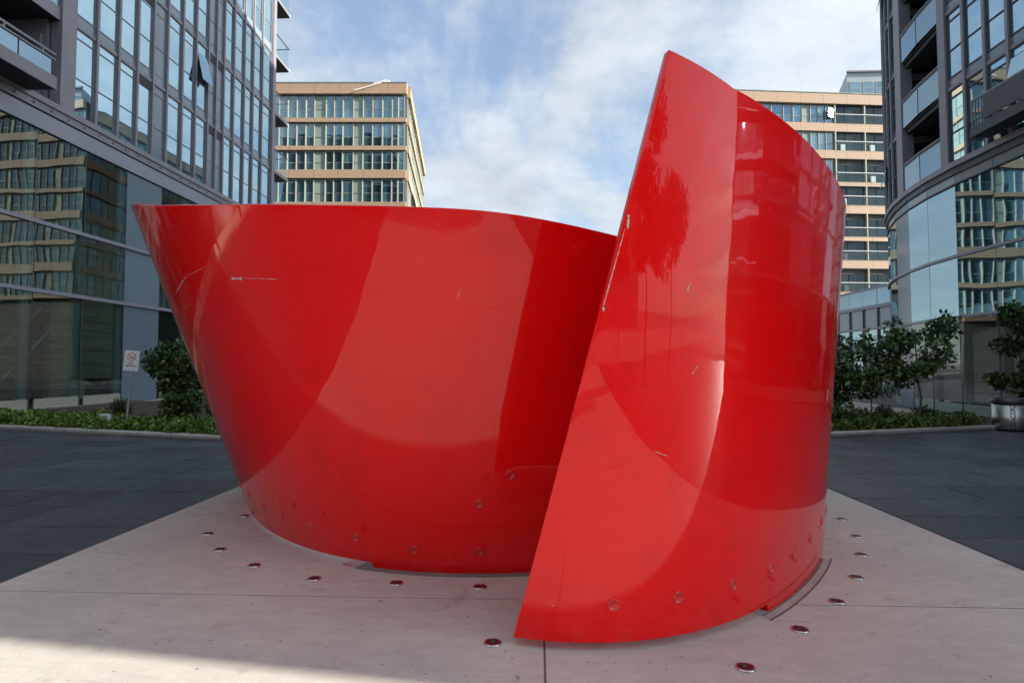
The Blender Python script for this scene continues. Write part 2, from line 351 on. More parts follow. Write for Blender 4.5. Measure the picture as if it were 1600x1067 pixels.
for x, y in cells[:296]:
    o = obj('paver', pav, pv, (x, y, rnd.uniform(-.0015, .0015)), (rnd.gauss(0, .0008), rnd.gauss(0, .0008), 0))
rest = MB()
for x, y in cells[296:]:
    dz = rnd.uniform(-.0015, .0015); rest.box(x - PW / 2 + .006, x + PW / 2 - .006, y - PL / 2 + .006, y + PL / 2 - .006, -.05, dz)
# strips beside the slab, so that pavers meet its edge
for (x0, x1) in ((-3.95 - PW, -3.94), (3.82, 3.83 + PW)):
    pass
ro = rest.build('distant_pavers', gran, pv); ro['kind'] = 'stuff'
far = MB(); far.box(-40, 30, 25.7, 60, -.05, -.002); fo = far.build('far_paving', gran, pv)
# edge strips of dark stone either side of the slab (cut pavers)
for j in range(-17, 14):
    for (x0, x1) in ((-5.2, -3.945), (3.825, 5.0)):
        y0 = j * PL; o = obj('cut_paver', pav, pv, ((x0 + x1) / 2, y0 + PL / 2, .003 + rnd.uniform(-.001, .001))); o.scale = ((x1 - x0) / PW, 1, 1)

slab = bpy.data.objects.new('concrete_plinth', None); link(slab); slab['kind'] = 'structure'
SX = (-3.93, .042, 3.78); SY = [-13.4, -9.6, -5.6, -.2, 3.99, 10.75]
def panel(x0, x1, y0, y1, top=.012):
    b = MB(); e = .006; V = cubeV(x0 + e, x1 - e, y0 + e, y1 - e, -.2, top - .002); W = cubeV(x0 + e + .002, x1 - e - .002, y0 + e + .002, y1 - e - .002, 0, top)[4:]
    b.add(V + W, [(0, 3, 2, 1), (0, 1, 5, 4), (1, 2, 6, 5), (2, 3, 7, 6), (3, 0, 4, 7), (4, 5, 9, 8), (5, 6, 10, 9), (6, 7, 11, 10), (7, 4, 8, 11), (8, 9, 10, 11)])
    return b.build('slab_panel', conc, slab)
for i in range(2):
    for j in range(5): panel(SX[i], SX[i + 1], SY[j], SY[j + 1], .012 + (.001 if (i + j) % 2 else 0))
jb = MB(); jb.box(-3.92, 3.80, -13.39, 10.74, -.19, .0105); jb.build('slab_joint', slabj, slab)
TOP = .0135

# ------------------------------------------------------------------ the sculpture
CTRL = np.array([[-0.1341, 3.3404], [0.7088, 3.1213], [2.0183, 4.195], [3.1044, 6.2362], [2.6442, 8.8158], [0.4115, 10.0966], [-1.8339, 10.0571], [-4.0574, 8.013], [-3.009, 5.7853], [-1.2603, 4.1177], [0.5762, 4.5682], [1.0988, 5.0376]])
LEAN = np.array([0.0442, 0.0513, 0.0699, 0.1185, 0.2044, 0.3062, 0.3736, 0.3477, 0.2563, 0.1574])
def bspl(n, t):
    t = np.atleast_1d(t); k = 3; kn = np.r_[[0] * k, np.linspace(0, 1, n - k + 1), [1] * k]; t = np.clip(t, 0, 1 - 1e-9)
    N = [((t >= kn[i]) & (t < kn[i + 1])) * 1. for i in range(len(kn) - 1)]
    for d in range(1, k + 1):
        Q = []
        for i in range(len(kn) - 1 - d):
            a = (t - kn[i]) / (kn[i + d] - kn[i]) if kn[i + d] > kn[i] else 0
            b = (kn[i + d + 1] - t) / (kn[i + d + 1] - kn[i + 1]) if kn[i + d + 1] > kn[i + 1] else 0
            Q.append(a * N[i] + b * N[i + 1])
        N = Q
    return np.array(N).T
def surf(u, z):
    u = np.atleast_1d(np.asarray(u, float)); z = np.broadcast_to(np.asarray(z, float), u.shape); e = 1e-4
    B = bspl(12, u) @ CTRL; d = bspl(12, np.clip(u + e, 0, 1)) @ CTRL - bspl(12, np.clip(u - e, 0, 1)) @ CTRL
    d /= np.hypot(d[:, 0], d[:, 1])[:, None]; N = np.stack([d[:, 1], -d[:, 0]], -1); t = bspl(10, u) @ LEAN
    P = np.c_[B + N * (z * t)[:, None], z]; nn = np.c_[N, -t]; nn /= np.linalg.norm(nn, axis=1)[:, None]
    return P, nn
ZU = [0, .02, .04, .06, .08, .10, .12, .14, .16, .2, .3, .45, .6, .677, .692, .708, .723, .738, .76, .785, .815, .846, .877, .892, .908, .923, .938, .954, .969, 1]
ZT = [3.375, 3.335, 3.29, 3.24, 3.175, 3.12, 3.07, 3.02, 2.99, 3.0, 3.2, 3.5, 3.75, 3.75, 3.69, 3.59, 3.48, 3.36, 3.22, 3.08, 2.91, 2.775, 2.68, 2.65, 2.632, 2.62, 2.58, 2.53, 2.49, 2.44]
NU, NZ, TH = 520, 14, .054
us = np.linspace(0, 1, NU + 1)
ztop = np.interp(us, ZU, ZT); ker = np.hanning(17); ker /= ker.sum(); ztop = np.convolve(np.r_[[ztop[0]] * 8 + (0 * us[:8]) + (us[8:0:-1] * (ZT[0] - ZT[1]) / .02), ztop, [ztop[-1]] * 8], ker, 'valid')
# the sheet dips into its slots on two arcs, elsewhere its foot floats 6 cm clear
def zfoot(u): return np.where(((u > .085) & (u < .30)) | ((u > .40) & (u < .60)) | (u > .879), -.05, .06)
V = []; NUP = NU + 1
grid = np.zeros((NUP, NZ + 1, 3)); gn = np.zeros((NUP, NZ + 1, 3))
for k in range(NZ + 1):
    z = ztop * k / NZ + zfoot(us) * (1 - k / NZ)
    uu = us + (1 - np.clip(us / .06, 0, 1)) * .0119 * np.clip(z - .06, 0, 9)
    P, n = surf(uu, z); grid[:, k] = P; gn[:, k] = n
ctr = CTRL.mean(0)
inner = grid - gn * TH
ids = lambda s, i, k: s * NUP * (NZ + 1) + i * (NZ + 1) + k
Vv = np.concatenate([grid.reshape(-1, 3), inner.reshape(-1, 3)])
Fs = []
for i in range(NU):
    for k in range(NZ):
        Fs.append((ids(0, i, k), ids(0, i + 1, k), ids(0, i + 1, k + 1), ids(0, i, k + 1)))
        Fs.append((ids(1, i, k), ids(1, i, k + 1), ids(1, i + 1, k + 1), ids(1, i + 1, k)))
    Fs.append((ids(0, i, 0), ids(1, i, 0), ids(1, i + 1, 0), ids(0, i + 1, 0)))
    Fs.append((ids(0, i, NZ), ids(0, i + 1, NZ), ids(1, i + 1, NZ), ids(1, i, NZ)))
for k in range(NZ):
    Fs.append((ids(0, 0, k), ids(0, 0, k + 1), ids(1, 0, k + 1), ids(1, 0, k)))
    Fs.append((ids(0, NU, k), ids(1, NU, k), ids(1, NU, k + 1), ids(0, NU, k + 1)))
sroot = empty('sculpture', (0, 6.6, 0), 'tall glossy red spiral of curved sheet steel standing on the pale concrete plinth', 'sculpture')
me = mesh('steel_sheet', Vv, Fs, red, True); sheet = obj('steel_sheet', me, sroot, (0, -6.6, 0))
try: me.set_sharp_from_angle(angle=R(35))
except Exception: pass
bv = sheet.modifiers.new('edge', 'BEVEL'); bv.width = .004; bv.segments = 2; bv.limit_method = 'ANGLE'; bv.angle_limit = R(60)
wnm = sheet.modifiers.new('wn', 'WEIGHTED_NORMAL'); wnm.keep_sharp = False

def on_surf(u, z, off=0.0):
    P, n = surf([u + (1 - min(max(u / .06, 0), 1)) * .0] , [z]); return Vector(P[0] + n[0] * off), Vector(n[0])
ring_b = MB(); ring_b.lathe([(.036, -.004), (.036, .004), (.033, .006), (.026, .006), (.024, .002), (.018, .001), (.0, .001)], 28)
ring_me = mesh('bolt_plug', ring_b.V, ring_b.F, red_dull, True)
SU = -Vector(sroot.location)
for (u, z) in [(.026, .27), (.045, .28), (.066, .28), (.086, .29), (.104, .30), (.122, .32), (.142, .36), (.163, .36),
               (.774, .38), (.793, .36), (.812, .32), (.829, .30), (.85, .28), (.874, .26), (.897, .20), (.92, .20), (.92, .58), (.93, .80), (.945, .22)]:
    P, n = on_surf(u, z, .001)
    o = obj('bolt_plug', ring_me, sroot, P + SU); o.rotation_euler = n.to_track_quat('Z', 'Y').to_euler()
# chips and scratches in the paint
def scratch(path, w, seed, name='paint_chip'):
    r = random.Random(seed); b = MB(); top = []; bot = []
    for i in range(len(path)):
        u, z = path[i]; P, n = on_surf(u, z, .0022); q = path[min(i + 1, len(path) - 1)]; p = path[max(i - 1, 0)]
        A, _ = on_surf(*p); B, _ = on_surf(*q); t = (B - A).normalized(); s = n.cross(t); ww = w * .62 * r.uniform(.15, 1.25) if 0 < i < len(path) - 1 else w * .2
        top.append(P + s * ww + SU); bot.append(P - s * ww * r.uniform(.5, 1.2) + SU)
    m = len(path); b.add(top + bot, [(i, i + 1, m + i + 1, m + i) for i in range(m - 1)]); return b.build(name, primer, sroot)
def lerp(a, b, n): return [(a[0] + (b[0] - a[0]) * i / n, a[1] + (b[1] - a[1]) * i / n) for i in range(n + 1)]
scratch(lerp((.847, 2.255), (.852, 2.245), 10), .018, 1)
scratch(lerp((.853, 2.245), (.866, 2.215), 24), .003, 2)
scratch(lerp((.799, 2.25), (.818, 2.34), 24), .007, 3)
scratch(lerp((.818, 2.34), (.836, 2.37), 18), .002, 4)
scratch(lerp((.802, 2.10), (.815, 2.13), 14), .002, 5)
scratch(lerp((.0292, 2.44), (.0290, 2.36), 8), .012, 6)
scratch(lerp((.0283, 2.36), (.0229, 1.93), 46), .006, 7)
scratch(lerp((.0228, 1.925), (.0231, 1.90), 4), .012, 8)
scratch(lerp((.915, 2.05), (.916, 2.12), 6), .004, 10)
scratch(lerp((.048, 1.55), (.050, 1.60), 5), .005, 12)
scratch(lerp((.046, 2.02), (.047, 2.08), 5), .008, 13)
scratch(lerp((.037, 1.12), (.041, 1.09), 6), .003, 14)

# slots cut in the slab along the foot of the sheet
def slot(u0, u1, a, b, mat, name, z0=.010, z1=.0165, lip=False, parent=slab):
    n = max(24, int((u1 - u0) * 220)); uu = np.linspace(u0, u1, n); P, N = surf(uu, [0.0] * n); N = N.copy(); N[:, 2] = 0
    b_ = MB(); V = []
    for p, m in zip(P, N):
        for off, z in ((a, z0), (b, z0), (b, z1), (a, z1)): V.append((p[0] + m[0] * off, p[1] + m[1] * off, z))
    F = [(4 * i + j, 4 * i + (j + 1) % 4, 4 * i + 4 + (j + 1) % 4, 4 * i + 4 + j) for i in range(n - 1) for j in range(4)] + [(0, 1, 2, 3), (4 * n - 1, 4 * n - 2, 4 * n - 3, 4 * n - 4)]
    return b_.add(V, F).build(name, mat, parent)
slot(.081, .150, -.10, .070, curbm, 'slot_floor', .0125, .0150)
slot(.081, .150, .004, .016, slabj, 'slot_gap', .0140, .0158)
slot(.080, .152, .068, .078, slabj, 'slot_rim', .012, .017)
slot(.873, .965, -.12, .075, gravelm, 'slot_grit', .0125, .0175)
slot(.866, .8785, -.10, .055, galv, 'slot_floor', .0125, .0165)

# studs set in the slab round the sculpture
studs = [(-.252, 3.365, 'nearest the red tip of the blade'), (1.097, 3.151, 'closest to the camera on the right'), (1.584, 3.61, 'just beyond the closest one on the right'),
         (2.021, 4.04, 'beside the front end of the right-hand slot'), (2.396, 4.499, 'fourth from the camera on the right-hand arc'), (2.724, 5.037, 'fifth from the camera on the right-hand arc'),
         (2.977, 5.572, 'sixth along the right-hand arc beside the red wall'), (3.151, 6.18, 'farthest seen on the right by the red wall'),
         (-3.082, 6.043, 'farthest back on the left near the red wall'), (-3.107, 5.396, 'second farthest on the left'), (-2.734, 4.94, 'third farthest on the left'),
         (-2.247, 4.564, 'left of the notch in the slab'), (-1.658, 4.302, 'first in front of the lifted foot of the bowl'), (-1.026, 4.24, 'just below the start of the grit strip'), (-.407, 4.194, 'below the middle of the grit strip')]
def stud_meshes():
    a = MB().lathe([(.050, 0), (.050, .006), (.047, .009), (.041, .009), (.040, .006)], 28)
    b = MB().lathe([(.0405, .006), (.040, .0085), (.022, .009), (.020, .007)], 28)
    c = MB().lathe([(.0205, .007), (.019, .0085), (.013, .0085), (.011, .004), (.0, .004)], 20)
    return mesh('steel_ring', a.V, a.F, steel, True), mesh('red_washer', b.V, b.F, red_disc, True), mesh('socket', c.V, c.F, dsteel, True)
sm = stud_meshes()
for i, (x, y, t) in enumerate(studs):
    e = empty('ground_stud', (x, y, TOP), 'steel-ringed red stud, ' + t, 'stud', 'steel studs ringing the sculpture')
    for n_, m_ in zip(('steel_ring', 'red_washer', 'socket'), sm): obj(n_, m_, e)
    e.rotation_euler = (0, 0, rnd.uniform(0, 6))

# ------------------------------------------------------------------ left glass tower
XL = -18.0
L = empty('left_tower', (XL - 8, 20, 0), 'grey glass apartment tower on the left with open loggia and glazed ground floors', 'building')
FL = Face((XL, 0), R(90), -1)      # u = world y, outward +x
podY = [-13, -8.6, -4.3, 0, 4.6, 6.2, 8.4, 10.7, 12.95, 15.2, 17.48, 19.76, 22.03, 24.33, 26.66, 28.89, 31.1, 33.4, 35.7, 37.9]
podZ = [.02, 4.31, 6.80, 10.19]
for a, b in zip(podY, podY[1:]):
    vis = a > 10
    op = abs(a - 24.33) < .1
    for k in range(3):
        z0, z1 = podZ[k] + (.06 if k else .42), podZ[k + 1] - .06
        gm = opaque_m if op else g_pod_l
        if op and k == 0: z0 = .05
        p = fbox('podium_pane', L, gm, FL, a + .02, b - .02, -.03, .0, z0, z1)
        if not op: p.rotation_euler[2] += R(rnd.gauss(0, .12))
        if op: p['label'] = 'opaque blue-grey panel'
    fbox('glazing_joint', L, frame_d, FL, b - .02, b + .02, -.05, -.002, .05, 10.19)
    if not op:
        for q in range(5): fbox('louvre_slat', L, cream_m, FL, a + .25, b - .02, -.06 - (.008 if q % 2 else 0), -.02, .05 + q * .074, .05 + q * .074 + .066)
    if vis: fbox('interior_post', L, post_m, FL, b - .36, b - .03, -.20, -.07, .02, 10.1)
for z in (4.31, 6.80): fbox('transom', L, fascia_m, FL, -13, 37.9, -.06, .10, z - .07, z + .07)
fbox('fascia', L, fascia_m, FL, -13, 38.1, -.2, .06, 10.19, 10.80)
fbox('fascia_shadow_gap', L, frame_d, FL, -13, 38.1, -.2, .0, 10.80, 10.86)
fbox('upper_fascia', L, frame_m, FL, -13, 38.1, -.2, .10, 10.86, 11.14)
fbox('sill', L, frame_m, FL, -13, 38.1, -.2, .16, 11.14, 11.36)
for i in range(34): 
    y = 12.5 + i * .77; obj('fixing_bolt', cube(frame_d), L, FL.p(y, .105, 11.0) - Vector(L.location)).scale = (.03, .07, .07)
fbox('plinth', L, curbm, FL, -13, 37.9, -.5, .35, -.05, .02)
# core and dim interior
box('interior_floor', L, room_m, XL - 9, XL - .5, -13, 37.8, 0, .03)
box('interior_back_wall', L, room_m, XL - 9, XL - 8.8, -13, 37.8, .03, 10)
box('interior_ceiling', L, room_m, XL - 9, XL - .3, -13, 37.8, 10.02, 10.6)
box('interior_end_wall', L, room_m, XL - 9, XL - .2, 37.8, 37.85, .03, 10.1)
box('stone_feature_wall', L, stone_m, XL - 4.5, XL - 4.2, 25.4, 30.5, .03, 9.9)
box('stone_feature_wall', L, stone_m, XL - 4.5, XL - 4.2, 21.9, 24.2, .03, 9.9)
box('mezzanine_floor', L, room_m, XL - 8.5, XL - 3.2, -12, 26, 4.6, 4.9)
for k in range(9): box('stair_step', L, cream_m, XL - 3.4, XL - 2.2, 21.0 + k * .3, 21.3 + k * .3, .2 + k * .3, .26 + k * .3)
b = MB(); b.tube((XL - 2.1, 20.8, 1.0), (XL - 2.1, 24.0, 4.1), .035); b.tube((XL - 3.45, 20.8, 1.0), (XL - 3.45, 24.0, 4.1), .035); b.build('stair_handrail', white_m, L, -Vector(L.location))
for yy in (26.2, 27.0): 
    b = MB().lathe([(.03, 0), (.12, .02), (.5, .30), (.46, .30), (.1, .06), (0, .05)], 20); b.build('display_bowl', dsteel, L, Vector((XL - 1.4, yy - 1.5, .75)) - Vector(L.location))
    box('display_plinth', L, room_m, XL - 1.7, XL - 1.1, yy - 1.8, yy - 1.2, .03, .75)
# tower body behind the windows
box('tower_core', L, room_m, XL - 17, XL - 1.95, -13, 37.8, 10.62, 35)
box('tower_core', L, room_m, XL - 1.95, XL - .12, 21.0, 37.8, 10.62, 35)
ty = [21.19, 22.34, 23.55, 24.70, 25.76, 26.76, 27.95, 29.08, 30.22, 31.0, 31.78, 32.85, 34.06, 35.15, 36.35, 37.72]
kindcol = {4: 'o', 8: 'o', 9: 'o'}
ops = [(0, 5), (1, 3), (1, 9)]
floors = [11.36] + [14.9 + 4.03 * k for k in range(5)]
for fi in range(5):
    z0, z1 = floors[fi], floors[fi + 1]
    if fi == 0: sill, bars = 0, [1.47, 3.07]
    else: sill, bars = .48, [1.33, 2.95]
    top = 3.54 if fi == 0 else 4.03
    if fi: fbox('floor_band', L, frame_m, FL, 21.0, 37.8, -.1, .05, z0 - .07, z0 + .07)
    for i, (a, b) in enumerate(zip(ty, ty[1:])):
        o = kindcol.get(i if fi != 1 else i, None)
        if sill: fbox('spandrel_panel', L, opaque_m, FL, a + .06, b - .06, -.04, -.005, z0 + .07, z0 + sill)
        wz0 = z0 + (sill if sill else .02)
        wb = [x - 0 for x in bars]
        openp = 1 if (fi == 1 and i == 7) else None
        lou = (i in (3,)) and fi == 0 or (i in (8, 9) and fi in (0, 1)) or (i == 3 and fi == 1)
        window(L, FL, a + .06, b - .06, wz0, z0 + top - .07, wb[:], frame_m, g_tower, m=-.02, openp=openp, opaque=opaque_m if o else None)
        if lou:
            for q in range(7): fbox('louvre_slat', L, louvre_m, FL, a + .1, b - .1, .0, .035, z0 + top - .48 + q * .058, z0 + top - .48 + q * .058 + .034)
for i, y in enumerate(ty): 
    if i: fbox('mullion', L, frame_m, FL, y - .06, y + .06, -.08, .10, 11.36, floors[5])
fbox('corner_pillar', L, frame_m, FL, 20.5, 21.19, -.3, .14, 11.36, 31.2)
fbox('corner_pillar', L, frame_m, FL, 37.72, 38.1, -.4, .14, 11.14, 31.2)
box('upper_tower_wall', L, g_tower, XL - .1, XL - .02, 21, 37.8, 31.1, 35)
# loggias beyond the pillar (towards the camera)
for fi in range(5):
    z0 = [11.36, 14.86, 18.9, 22.93, 26.96][fi]
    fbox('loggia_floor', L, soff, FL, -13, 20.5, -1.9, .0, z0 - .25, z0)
    fbox('loggia_edge', L, frame_m, FL, -13, 20.5, .002, .06, z0 - .25, z0 + (.25 if fi else .0))
    if fi: 
        for a in np.arange(-12.7, 20.3, 1.4): fbox('balustrade_pane', L, g_rail, FL, a + .03, min(a + 1.37, 20.45), .0, .02, z0 + .06, z0 + 1.2)
    for a in np.arange(-13, 20, 2.6):
        fbox('loggia_back_window', L, g_tower, FL, a + .1, min(a + 2.5, 20.0), -1.93, -1.90, z0 + .1, z0 + 3.2)
        fbox('loggia_mullion', L, frame_d, FL, a - .05, a + .08, -1.93, -1.86, z0, z0 + 3.4)
fbox('loggia_end_wall', L, frame_m, FL, 20.34, 20.48, -1.9, -.32, 11.36, 31)
dr = MB(); dr.box(-.06, .06, -.5, .5, 0, .12).box(-.06, .06, -.5, .5, 2.35, 2.6).box(-.06, .06, -.5, -.32, .12, 2.35).box(-.06, .06, .32, .5, .12, 2.35)
for z0 in (11.38, 14.88):
    d = dr.build('balcony_door', white_m if False else frame_m, L, FL.p(20.27, -.95, z0) - Vector(L.location), (0, 0, R(90)))
    p = obj('door_pane', cube(g_tower), d, (0, 0, 1.23)); p.scale = (.02, .64, 2.22)
# projecting balcony on first floor
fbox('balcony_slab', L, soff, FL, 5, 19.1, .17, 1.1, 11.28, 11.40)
fbox('balcony_fascia', L, frame_m, FL, 5, 19.16, 1.1, 1.17, 11.28, 11.72)
fbox('balcony_fascia', L, frame_m, FL, 19.1, 19.16, .17, 1.098, 11.28, 11.5)
for a in np.arange(6, 18, 1.3): fbox('balustrade_pane', L, g_rail, FL, a, a + 1.24, 1.11, 1.135, 11.72, 12.25)
fbox('handrail', L, frame_m, FL, 5, 19.1, 1.09, 1.17, 12.46, 12.54)
fbox('handrail', L, frame_m, FL, 5, 19.1, 1.09, 1.17, 12.28, 12.34)
for a in np.arange(5.5, 19, 1.45): fbox('rail_post', L, frame_m, FL, a, a + .06, 1.1, 1.16, 12.34, 12.46)
# end balconies
for z0 in (15.0, 19.05, 23.1, 27.15, 31.2):
    box('end_balcony_slab', L, soff, XL - 5, XL, 38.11, 40.4, z0 - .12, z0 + .02)
    box('end_balcony_edge', L, white_m, XL - 5, XL + .03, 40.4, 40.46, z0 - .14, z0 + .1)
    box('end_balcony_edge', L, frame_m, XL + .002, XL + .05, 38.11, 40.39, z0 - .14, z0 + .06)
    for a in (38.1, 38.85, 39.6): box('balustrade_pane', L, g_bal, XL - .01, XL + .01, a + .02, a + .78, z0 + .1, z0 + 1.5)
    for a in range(5): box('balustrade_pane', L, g_bal, XL - 5 + a, XL - 4.04 + a, 40.35, 40.37, z0 + .1, z0 + 1.5)
    box('handrail', L, frame_d, XL - .03, XL + .03, 38.11, 40.42, z0 + 1.5, z0 + 1.56)
    box('handrail', L, frame_d, XL - 5, XL - .03, 40.34, 40.4, z0 + 1.5, z0 + 1.56)

# ------------------------------------------------------------------ right curved tower
Rt = empty('right_tower', (24, 18, 0), 'dark glass apartment tower on the right with curved facade, loggias and open windows', 'building')
RR, RX, RY = 16.0, 13.8, 18.6
def rc(s, m=0.0):
    if s <= 0: return Vector((RX - m, RY + s, 0)), R(90)
    a = s / RR; return Vector((RX + RR - (RR + m) * math.cos(a), RY + (RR + m) * math.sin(a), 0)), R(90) - a
def RF(s0, s1):
    p, q = rc(s0)[0], rc(s1)[0]; a = math.atan2(q.y - p.y, q.x - p.x); F = Face(p, a, 1); return F, (q - p).length
YEND = 1.0
joints = [-17.6] + [-.82 + 1.6 * k for k in range(-10, 13)]
for a, b in zip(joints, joints[1:]):
    F, w = RF(a, b); vis = b > -4
    op = abs(a - 3.98) < .1
    zs = [.02, 3.2, 5.2, 7.56]
    for k in range(3):
        z0, z1 = zs[k] + (.04 if k else .40), zs[k + 1] - .04
        gm = opaque_m if op else (g_pod_rt if k == 0 else g_pod_r)
        p = fbox('podium_pane', Rt, gm, F, .012, w - .012, -.03, .0, z0 if not (op and k == 0) else .03, z1); 
        if not op: p.rotation_euler[2] += R(rnd.gauss(0, .12)); p.rotation_euler[0] += R(rnd.gauss(0, .1))
        if op: p['label'] = 'opaque blue-grey panel'
    fbox('glazing_joint', Rt, frame_d, F, w - .012, w + .012, -.06, -.002, .02, 7.56)
    if not op:
        for q in range(4): fbox('louvre_slat', Rt, opaque_g, F, .03, w - .03, -.06 - (.008 if q % 2 else 0), -.02, .04 + q * .085, .04 + q * .085 + .077)
    fbox('interior_post', Rt, post_m, F, w - .28, w - .04, -.20, -.09, .02, 3.1)
    for z, hh in ((3.2, .04), (5.2, .045)): fbox('transom', Rt, fascia_m, F, -.01, w + .01, -.06, .07 + .002 * (round(a) % 2), z - hh, z + hh)
    fbox('upper_panel', Rt, opaque_m, F, .012, w - .012, -.05, .0, 7.60, 7.9)
    fbox('transom', Rt, frame_d, F, -.01, w + .01, -.06, .03 + .002 * (round(a) % 2), 7.56, 7.60)
    fbox('fascia', Rt, frame_d, F, -.02, w + .02, -.2, .06 + .002 * (round(a) % 2), 7.9, 8.12)
    fbox('sill', Rt, frame_m, F, -.02, w + .02, -.2, .13 + .002 * (round(a) % 2), 8.12, 8.30)
box('interior_floor', Rt, room_m, RX + .4, 26, YEND + .2, 34, 0, .03)
box('interior_back_wall', Rt, room_m, 21, 21.2, YEND + .2, 26, .03, 7.9)
# body (polygon following the curve)
def body(name, s0, s1, inset, z0, z1, mat, xback=34):
    ss = [s0] + [x for x in np.arange(0, s1, 1.2) if x > s0] + [s1]; P = [rc(s, -inset)[0] for s in ss]
    e = P[-1]; P += [Vector((max(xback, e.x), e.y, 0)), Vector((xback, P[0].y, 0))]; n = len(P)
    V = [(p.x, p.y, z0) for p in P] + [(p.x, p.y, z1) for p in P]
    F = [(i, (i + 1) % n, n + (i + 1) % n, n + i) for i in range(n)] + [tuple(range(n - 1, -1, -1)), tuple(range(n, 2 * n))]
    return MB().add(V, F).build(name, mat, Rt, -Vector(Rt.location))
body('tower_core', -17.5, 19, 1.75, 8.0, 35, room_m)
body('tower_core', 4.9, 19, .15, 8.05, 35.1, room_m)
body('tower_core', -17.5, .95, .15, 8.05, 35.05, room_m)
body('podium_ceiling', -17.5, 19, .3, 7.6, 8.0, room_m)
body('podium_core', 9.5, 19, .4, 0, 7.55, room_m)
rf = [8.30] + [10.8 + 2.6 * k for k in range(6)]
tsL = [1.0 - .86 * k for k in range(0, 6)][::-1]; tsR = [4.75 + .86 * k for k in range(0, 10)]
for fi in range(6):
    z0, z1 = rf[fi], rf[fi + 1]; sill = .02 if fi == 0 else .35; h = z1 - z0
    bars = [.98, 2.18 - .02] if fi == 0 else [.93, 1.93]
    for seg, ts in (('L', tsL), ('R', tsR)):
        for i, (a, b) in enumerate(zip(ts, ts[1:])):
            F, w = RF(a, b)
            if fi: 
                fbox('floor_band', Rt, frame_m, F, -.01, w + .01, -.1, .04 + .002 * (i % 2), z0 - .05, z0 + .05)
                fbox('spandrel_panel', Rt, opaque_m, F, .05, w - .05, -.04, -.005, z0 + .05, z0 + sill)
            op = 1 if (seg == 'L' and i == 1 and fi == 0) or (seg == 'R' and (i, fi) in ((2, 3), (2, 0))) else None
            window(Rt, F, .05, w - .05, z0 + sill, z1 - .05, bars, frame_d, g_rt, m=-.02, bw=.045, openp=op)
            fbox('mullion', Rt, frame_m, F, w - .05, w + .05, -.08, .08, 8.3, rf[6]) if fi == 0 else None
    # loggia
    zb = z0
    F, w = RF(1.15, 4.5)
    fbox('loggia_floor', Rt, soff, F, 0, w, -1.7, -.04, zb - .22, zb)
    fbox('loggia_edge', Rt, frame_d, F, 0, w, -.035, .03, zb - .06, zb + .02)
    for k in range(2):
        G, ww = RF(1.33 + k * 1.4, 2.73 + k * 1.4)
        fbox('balustrade_pane', Rt, g_rail, G, .03, ww - .03, .03, .055, zb + .0, zb + .98)
        fbox('handrail', Rt, frame_m, G, 0, ww, .015, .075, zb + 1.03, zb + 1.08)
        fbox('handrail', Rt, frame_d, G, 0, ww, .02, .065, zb + .95, zb + 1.0)
        for q in range(3): fbox('rail_post', Rt, frame_m, G, .1 + q * .58, .14 + q * .58, .02, .05, zb + 1.0, zb + 1.03)
    fbox('loggia_back_wall', Rt, frame_d, F, .1, w - .1, -1.72, -1.66, zb, zb + 2.35)
    fbox('loggia_door', Rt, g_rt, F, .6, 2.2, -1.66, -1.63, zb + .1, zb + 2.0)
    fbox('loggia_side_panel', Rt, frame_m, F, w - .08, w + .02, -1.6, -.1, zb, zb + 2.3)
    fbox('loggia_side_panel', Rt, g_rt, F, w - .11, w - .085, -1.3, -.4, zb + .2, zb + 2.0)
    fbox('wall_vent', Rt, louvre_m, F, 2.3, 2.9, -1.66, -1.61, zb + 1.9, zb + 2.2)
for (a, b) in ((.95, 1.33), (4.13, 4.8)):
    F, w = RF(a, b); fbox('corner_pillar', Rt, frame_m, F, 0, w, -.3, .09, 8.3, rf[6] + .1)
F, w = RF(-17.5, -3.4)
for fi in range(6): fbox('upper_window_band', Rt, g_rt, F, .1, w - .05, -.05, -.01, rf[fi] + .3, rf[fi] + 2.3)
fbox('upper_wall', Rt, frame_m, F, .1, w - .05, -.09, -.06, 8.3, 24)
box('end_wall', Rt, frame_d, 13.9, 33.9, YEND - .12, YEND - .02, .02, 35)
# projecting balcony
F, w = RF(-5.5, -1.0)
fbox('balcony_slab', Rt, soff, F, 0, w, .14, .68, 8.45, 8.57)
fbox('balcony_fascia', Rt, frame_d, F, 0, w, .68, .74, 8.45, 8.74)
fbox('balcony_fascia', Rt, frame_d, F, w + .002, w + .05, .14, .74, 8.45, 8.67)
fbox('balcony_panel', Rt, frame_d, F, 0, w - .55, .75, .79, 8.78, 9.45)
fbox('handrail', Rt, frame_m, F, 0, w, .68, .73, 9.50, 9.56)
for k in range(5): fbox('rail_post', Rt, frame_m, F, w - .05 - .12 * k, w - .02 - .12 * k, .69, .72, 8.74, 9.5)

